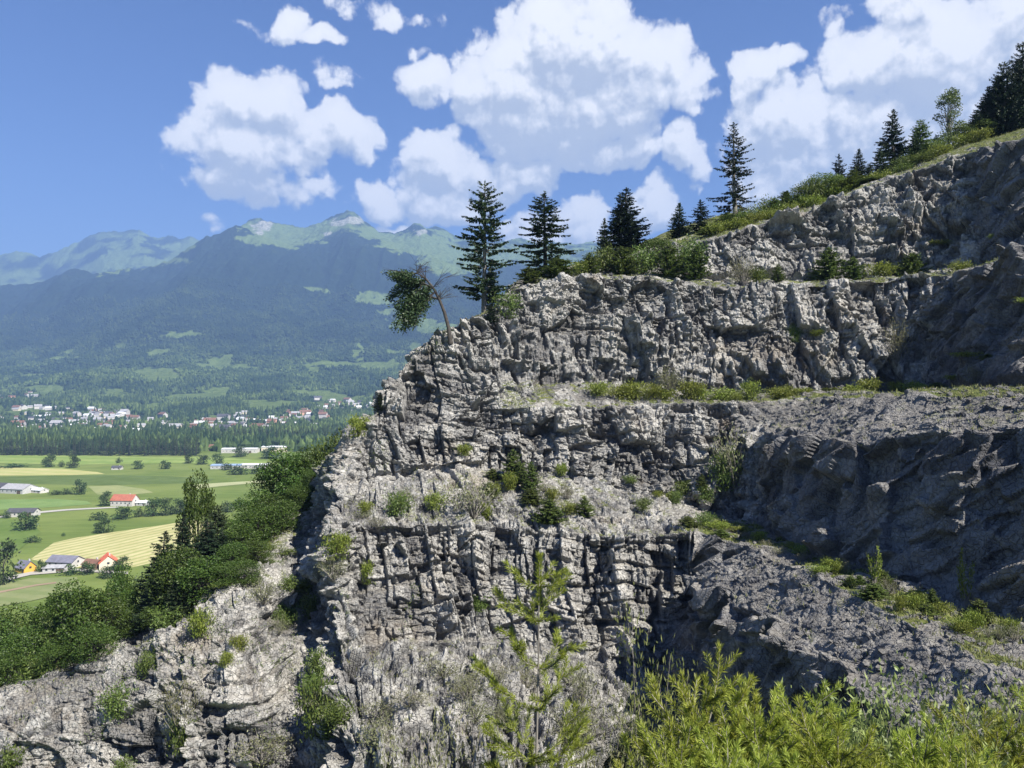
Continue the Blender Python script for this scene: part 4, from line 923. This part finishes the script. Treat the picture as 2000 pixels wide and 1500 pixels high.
near('wil2', 860, 1330, 8.5, 'sparse pale shrub left of the slender young pine', 1.2, M_DRY, 'thin_shrub', 'shrub')
near('wil2', 960, 1400, 7.0, 'low sparse shrub at the foot of the slender young pine', 1.0, M_DRY, 'thin_shrub', 'shrub')
near('wil2', 770, 1420, 8.0, 'sparse shrub at the bottom edge left of the slender young pine', 1.1, M_DRY, 'thin_shrub', 'shrub')
# ------------------------------------------------------------------ valley: woods, trees, buildings
variant('farC', gen_conifer, 26, 4.2, 61, .05, 2.2, .15, .28, .8, .3, 1.6, 2.0)
variant('farB', gen_broadleaf, 10, 5.2, 62, 900, 1.1, .08, 1.0, 26)
variant('farH', gen_broadleaf, 5, 4.0, 63, 500, .9, .02, 1.0, 18)
M_FARC = leaf_mat('far_conifer', (.020, .040, .020), (.055, .085, .035), .1)
M_FARB = leaf_mat('far_broadleaf', (.032, .062, .020), (.075, .115, .035), .15)
r = random.Random(8)
def gz(px, Y): return ZV if Y < 1950 else float(terrain_z([px], [Y])[0])
for row in range(3):
    for i in range(58):
        px = -60+i*7.9+r.uniform(-3, 3)+row*2.5; Y = 1285+row*22+r.uniform(-8, 8)
        if px > 392: continue
        plant('conifer_tree', 'farC', ((px-CX)/FPX*Y, Y, ZV), r.uniform(27, 35), r.uniform(8, 12), 'tall dark conifer in the forest belt behind the fields', 'tree', 'conifers of the forest belt behind the fields', M_BARK, M_FARC)
for row in range(2):
    for i in range(38):
        px = 385+i*8+r.uniform(-3, 3); Y = 1700+row*60+r.uniform(-20, 20)
        plant('conifer_tree', 'farC', ((px-CX)/FPX*Y, Y, ZV), r.uniform(26, 38), r.uniform(9, 15), 'dark tree in the wood between the industrial halls and the town', 'tree', 'trees of the wood between the halls and the town', M_BARK, M_FARC)
# single trees and hedges of the fields: column, foot row, height and width in picture units
FT = [(98,912,26,22,'farB','tree left of the pair at the far field edge'),(143,914,28,24,'farB','taller tree right of the pair at the far field edge'),(122,912,14,16,'farH','bush between the two far field edge trees'),(90,908,16,18,'farH','low bush left of the far field edge trees'),
 (270,916,18,22,'farB','small orchard tree behind the tiny hut'),(322,916,18,22,'farB','orchard tree right of the tiny hut'),(232,905,13,14,'farH','small tree beside the tiny hut'),(370,905,22,18,'farB','tree at the right end of the forest belt'),(396,907,20,26,'farB','round tree near the blue roofed halls'),(425,910,26,24,'farB','tree in front of the halls'),
 (155,966,32,26,'farB','tree right of the big grey barn'),(128,965,12,30,'farH','hedge between the grey barn and its tree'),(108,966,10,26,'farH','low hedge beside the white lean-to'),(208,988,30,28,'farB','tree on the left side of the red roofed farmhouse'),
 (240,1014,26,40,'farB','bushy tree in front of the red roofed farmhouse'),(272,1010,20,26,'farH','bush right of the bushy tree before the farmhouse'),(300,1008,38,32,'farB','leafy tree right of the farmhouse'),(325,1006,36,34,'farB','second leafy tree right of the farmhouse'),(350,1004,32,34,'farB','third leafy tree right of the farmhouse'),(372,1002,26,30,'farB','last tree of the row right of the farmhouse'),
 (192,1016,18,44,'farH','dark hedge in the meadow left of the farmhouse'),(50,1036,38,46,'farB','big round tree in front of the dark roofed shed'),(204,1040,28,38,'farB','round tree at the edge of the stubble field'),(62,1060,14,36,'farH','low bushes at the tip of the stubble field'),(125,1047,8,10,'farH','tiny bush in the meadow above the stubble field'),
 (12,1012,16,22,'farH','bush left of the dark roofed shed'),(8,1140,90,60,'farB','large dark tree at the left picture edge beside the farmstead'),(80,1118,26,20,'farB','tree between the farmstead roofs'),(135,1122,22,40,'farH','bushes in front of the farmstead'),(170,1122,26,30,'farB','tree left of the orange roof'),(215,1128,26,40,'farB','bushy tree below the orange roof'),(240,1112,26,34,'farB','tree right of the orange roof'),
 (440,1000,24,40,'farH','hedge at the right end of the meadow'),(470,992,20,40,'farH','bushes under the spur trees'),(440,918,16,30,'farH','bush before the white halls'),(470,926,20,50,'farH','thicket before the white halls'),(505,925,20,40,'farH','thicket right of the white halls'),(20,912,7,70,'farH','low dark hedge along the left field'),(470,892,22,30,'farB','tree before the long hall'),(530,895,24,40,'farB','tree right before the long hall')]
for px, py, hp, wp, k, lab in FT:
    q = vp(px, py); kk = q[1]/FPX
    plant('broadleaf_tree' if k == 'farB' else 'hedge_bush', k, (q[0], q[1], q[2]), hp*kk, wp*kk, lab, 'tree' if k == 'farB' else 'bush', None, M_BARK, M_FARB)

def far_forest():
    """the woods of the lower slopes: one mass of small crowns"""
    R = np.random.default_rng(12); N = 95000
    px = R.uniform(-330, 1150, N); D = 1360+5100*R.random(N)**.85
    z = terrain_z(px, D); z = np.where(D < 1950, ZV, z); py = HY-z/D*FPX
    p = np.stack([(px-CX)/FPX*D, D, z], 1)
    wob = (fbm(p/160, 4, 91)-.5); wob2 = (fbm(p/160+50, 4, 92)-.5)
    keep = ell(px+wob*50, py+wob2*22, MEADOW) <= 0
    keep &= sstep(fbm(p/210, 4, 97), .60, .64)*sstep(D, 2300, 2900)*(1-sstep(z, 250, 420)) < .4
    town = ell(px+wob*60, py+wob2*10, TOWN)
    keep &= (town <= 0) | (R.random(N) < .17)
    keep &= (D > 1950) | (R.random(N) < np.where(px < 395, 1., .35))
    p = p[keep]; n = len(p); h = R.uniform(12, 26, n); rr = R.uniform(5, 10, n)*(1+.35*(p[:, 1] > 4000)); con = R.random(n) < .5
    an = np.arange(5)/5*6.283
    ring = np.stack([np.cos(an), np.sin(an), np.zeros(5)], 1)
    lo = ring[None]*rr[:, None, None]*np.where(con, 1, .8)[:, None, None]*R.uniform(.7, 1.2, (n, 5, 1)); lo[..., 2] += (h*.12)[:, None]
    mi = ring[None]*rr[:, None, None]*np.where(con, .5, 1.)[:, None, None]*R.uniform(.7, 1.2, (n, 5, 1)); mi[..., 2] += (h*.55)[:, None]
    tp = np.zeros((n, 1, 3)); tp[:, 0, 2] = h*np.where(con, 1.25, .95)
    V = (np.concatenate([lo, mi, tp], 1)+p[:, None]-np.array([0, 0, 2.])).reshape(-1, 3)
    f = []
    for j in range(5):
        k = (j+1) % 5; f += [(j, k, 5+k), (j, 5+k, 5+j), (5+j, 5+k, 10)]
    F = (np.array(f)[None]+np.arange(n)[:, None, None]*11).reshape(-1, 3)
    m, t, out = new_mat('far_woods')
    big = t.ramp(t.noise(t.new('ShaderNodeTexCoord').outputs['Object'], .0035, 4, .6), .38, .62)
    b = t.new('ShaderNodeBsdfDiffuse'); t.put(b.inputs[0], t.mix(t.m('MULTIPLY', t.ramp(t.sep(t.new('ShaderNodeTexCoord').outputs['Object'])[2], 100.0, 420.0), .6), t.mix(t.rnd(), t.mix(big, (.012, .026, .014), (.028, .052, .020)), t.mix(big, (.046, .074, .028), (.120, .165, .052))), (.012, .022, .015))); t.l.new(b.outputs[0], out.inputs[0])  # crowns get darker uphill: conifer tone that also paints in cloud shadow
    tag(mesh_np('far_woods', V, F, m), kind='stuff')
TOWN = [(110,818,120,26),(245,826,100,26),(60,842,60,9),(380,834,110,12),(540,822,110,18),(590,812,60,14),(680,795,60,12),(30,775,55,9),(640,785,40,9),(470,832,100,14),(200,815,60,12)]
far_forest()

def house_mesh(L, Wd, H, R_, over=.5):
    """gabled house along x: walls with gables, two roof slabs"""
    a, b = L/2, Wd/2
    V = [(-a,-b,0),(a,-b,0),(a,b,0),(-a,b,0),(-a,-b,H),(a,-b,H),(a,b,H),(-a,b,H),(-a,0,H+R_),(a,0,H+R_)]
    F = [(0,1,5,4),(1,2,6,5),(2,3,7,6),(3,0,4,7),(4,8,7),(5,6,9)]
    th = .25; s = R_/b; oo = over
    def slab(sg):
        yo = sg*(b+oo); zo = H-s*oo+.02; P_ = [(-a-oo, yo, zo), (a+oo, yo, zo), (a+oo, 0, H+R_+.02), (-a-oo, 0, H+R_+.02)]
        return P_+[(x, y, z+th) for x, y, z in P_]
    RV = slab(-1)+slab(1); RF = []
    for o in (0, 8): RF += [(o, o+1, o+2, o+3), (o+4, o+7, o+6, o+5), (o, o+4, o+5, o+1), (o+1, o+5, o+6, o+2), (o+3, o+2, o+6, o+7), (o, o+3, o+7, o+4)]
    return V, F, RV, RF
def pm(name, V, F, mat, parent=None):
    me = bpy.data.meshes.new(name); me.from_pydata([tuple(v) for v in V], [], [tuple(f) for f in F]); me.update()
    for m in (mat if isinstance(mat, list) else [mat]): me.materials.append(m)
    o = bpy.data.objects.new(name, me); COL.objects.link(o)
    if parent: o.parent = parent
    return o
def boxv(x0, x1, y0, y1, z0, z1):
    return [(x0,y0,z0),(x1,y0,z0),(x1,y1,z0),(x0,y1,z0),(x0,y0,z1),(x1,y0,z1),(x1,y1,z1),(x0,y1,z1)], [(0,3,2,1),(4,5,6,7),(0,1,5,4),(1,2,6,5),(2,3,7,6),(3,0,4,7)]
MW = {k: simple_mat(k+'_wall', c, .8, .12, .4) for k, c in dict(white=(.50,.48,.45), cream=(.60,.54,.42), orange=(.62,.36,.06), wood=(.12,.08,.055), grey=(.42,.42,.41), pink=(.55,.32,.22)).items()}
MR = {k: simple_mat(k+'_roof', c, .75, .18, .5) for k, c in dict(red=(.33,.11,.07), orange=(.62,.14,.07), dark=(.065,.065,.075), slate=(.15,.15,.19), grey=(.30,.30,.31), brown=(.17,.09,.06), pale=(.62,.64,.66), blue=(.22,.30,.42)).items()}
M_WIN = simple_mat('window_glass', (.04, .05, .06), .2, .1); M_DOOR = simple_mat('door_wood', (.10, .07, .05), .7, .2)
def building(name, px, py, L, Wd, H, R_, rot, wall, roof, label, cat, win=4, door=True, chimney=True, big_door=False):
    q = vp(px, py); e = bpy.data.objects.new(name, None); COL.objects.link(e); e.location = q; e.rotation_euler = (0, 0, math.radians(rot))
    V, F, RV, RF = house_mesh(L, Wd, H, R_)
    pm('wall', V, F, MW[wall], e); rf = pm('roof', RV, RF, MR[roof], e)
    if chimney:
        v, f = boxv(L*.2, L*.2+.8, .4, 1.2, H+R_*.5, H+R_+1.1); pm('chimney', v, f, MW['grey'], rf)
    for k in range(win):
        x = -L/2+L*(k+.6)/(win+.2); v, f = boxv(x-.6, x+.6, -Wd/2-.06, -Wd/2+.05, H*.42, H*.42+1.4); pm('window', v, f, M_WIN, e)
    for sg in (-1, 1):
        v, f = boxv(sg*L/2-.06, sg*L/2+.06, -.7, .7, H*.75, H*.75+1.3); pm('window', v, f, M_WIN, e)
    if door:
        w = 2.2 if big_door else .6; hh = min(H*.8, 3.6 if big_door else 2.1)
        v, f = boxv(L*.32-w, L*.32+w, -Wd/2-.09, -Wd/2+.05, 0, hh); pm('door', v, f, M_DOOR, e)
    tag(e, label, cat); return e
building('barn', 38, 962, 30, 20, 5, 4.5, -14, 'grey', 'grey', 'big barn with a wide grey roof in the left fields', 'barn', 5, True, False, True)
building('barn', 8, 958, 16, 14, 5, 3.5, -14, 'wood', 'dark', 'dark barn left of the wide grey roofed one', 'barn', 3, True, False, True)
building('shed', 76, 962, 17, 10, 3.2, 2.0, -20, 'white', 'pale', 'white lean-to shed right of the big grey barn', 'shed', 3)
building('farmhouse', 244, 987, 22, 12, 5.5, 5.0, -6, 'white', 'red', 'white farmhouse with a brick red roof behind trees', 'farmhouse', 5)
building('shed', 279, 987, 10, 7, 3, 1.5, -6, 'grey', 'pale', 'small grey shed beside the red roofed farmhouse', 'shed', 2)
building('shed', 46, 1008, 23, 11, 4.2, 2.8, 4, 'white', 'dark', 'long shed with a black roof and white walls', 'shed', 5, True, False, True)
building('farmhouse', 50, 1116, 9, 7.5, 3.0, 3.6, -24, 'orange', 'slate', 'farmhouse with a dark slate roof and an orange gable', 'farmhouse', 4)
building('farm_building', 128, 1106, 18, 11, 3.8, 3.0, -10, 'white', 'slate', 'white farm building with a bluish grey roof', 'farm building', 4, True, False)
building('shed', 108, 1116, 12, 6, 2.8, 1.2, 8, 'grey', 'grey', 'open fronted grey shed before the bluish roofed building', 'shed', 3, True, False, True)
building('hut', 182, 1110, 10, 8, 3.0, 2.6, -20, 'wood', 'brown', 'brown wooden hut left of the orange roof', 'hut', 2)
building('farmhouse', 211, 1108, 11, 10, 4.0, 4.2, -60, 'cream', 'orange', 'small house with a bright orange-red roof', 'farmhouse', 3)
building('hut', 229, 917, 13, 8, 3.0, 2.4, 5, 'white', 'dark', 'tiny hut standing in the far meadow', 'hut', 2)
building('industrial_hall', 470, 884, 62, 22, 7, 1.6, 3, 'white', 'pale', 'long white industrial hall at the end of the forest belt', 'hall', 10, True, False, True)
building('industrial_hall', 538, 882, 44, 24, 9, 1.5, 0, 'cream', 'pale', 'second white hall right of the long one', 'hall', 7, True, False, True)
building('house', 418, 880, 15, 12, 8, 3.5, 0, 'pink', 'brown', 'pinkish house left of the long white hall', 'house', 4)
building('industrial_hall', 444, 915, 42, 18, 5, 1.5, 4, 'grey', 'blue', 'hall with a blue-grey roof in front of the long white one', 'hall', 7, True, False, True)
building('industrial_hall', 500, 914, 40, 16, 5, 1.5, 2, 'white', 'pale', 'low white hall right of the blue-grey roofed one', 'hall', 7, True, False, True)
building('industrial_hall', 55, 1268, 16, 12, 5, 2.0, -10, 'white', 'pale', 'white building glimpsed between the spur trees', 'building', 4, True, False)
# the town across the valley
hm = []
for k, (wk, rk_) in enumerate([('white', 'brown'), ('white', 'grey'), ('cream', 'grey'), ('white', 'pale'), ('white', 'dark'), ('pink', 'brown')]):
    V, F, RV, RF = house_mesh(13, 10, 6.5, 3.5)
    me = bpy.data.meshes.new('house'); me.from_pydata(V+RV, [], [tuple(f) for f in F]+[tuple(i+10 for i in f) for f in RF]); me.materials.append(MW[wk]); me.materials.append(MR[rk_])
    me.polygons.foreach_set('material_index', np.array([0]*6+[1]*12, dtype=np.int32)); me.update(); hm.append(me)
def town():
    R = random.Random(21); Ds = np.linspace(1960, 4700, 400); n = 0
    wts = [c[2]*c[3] for c in TOWN]
    while n < 290:
        c = R.choices(TOWN, wts)[0]; a = R.uniform(0, 6.28); q = math.sqrt(R.random()); px = c[0]+math.cos(a)*q*c[2]; py = c[1]+math.sin(a)*q*c[3]
        if px > 780 or px < -50: continue
        zz = terrain_z(np.full(400, px), Ds); pys = HY-zz/Ds*FPX
        k = np.where(pys <= py)[0]
        if not len(k): continue
        D = Ds[k[0]]; z = zz[k[0]]
        o = bpy.data.objects.new('house', R.choice(hm[:5] if R.random() < .93 else hm[5:])); COL.objects.link(o)
        s = R.uniform(.9, 1.5) if R.random() < .88 else R.uniform(1.6, 2.4)
        o.location = ((px-CX)/FPX*D, D, z-1.0); o.rotation_euler = (0, 0, R.uniform(-.6, .6)); o.scale = (s*R.uniform(.9, 1.6), s, s)
        tag(o, 'small pale house in the town at the foot of the mountains', 'house', 'houses of the town across the valley'); n += 1
town()
# ------------------------------------------------------------------ the air of the valley
def build_haze():
    m, t, out = new_mat('haze')
    pv = t.new('ShaderNodeVolumePrincipled')
    pv.inputs['Color'].default_value = (.27, .45, .84, 1)
    pv.inputs['Density'].default_value = 0.98e-4
    pv.inputs['Anisotropy'].default_value = 0.0
    t.l.new(pv.outputs[0], out.inputs['Volume'])
    x0, x1, y0, y1, z0, z1 = -15600, 15600, -15600, 15600, ZV-14, 2500
    V = np.array([(x, y, z) for x in (x0, x1) for y in (y0, y1) for z in (z0, z1)])
    F = np.array([(0, 1, 3, 2), (4, 6, 7, 5), (0, 4, 5, 1), (2, 3, 7, 6), (0, 2, 6, 4), (1, 5, 7, 3)])
    o = mesh_np('haze', V, F, m); tag(o, kind='stuff')
build_haze()
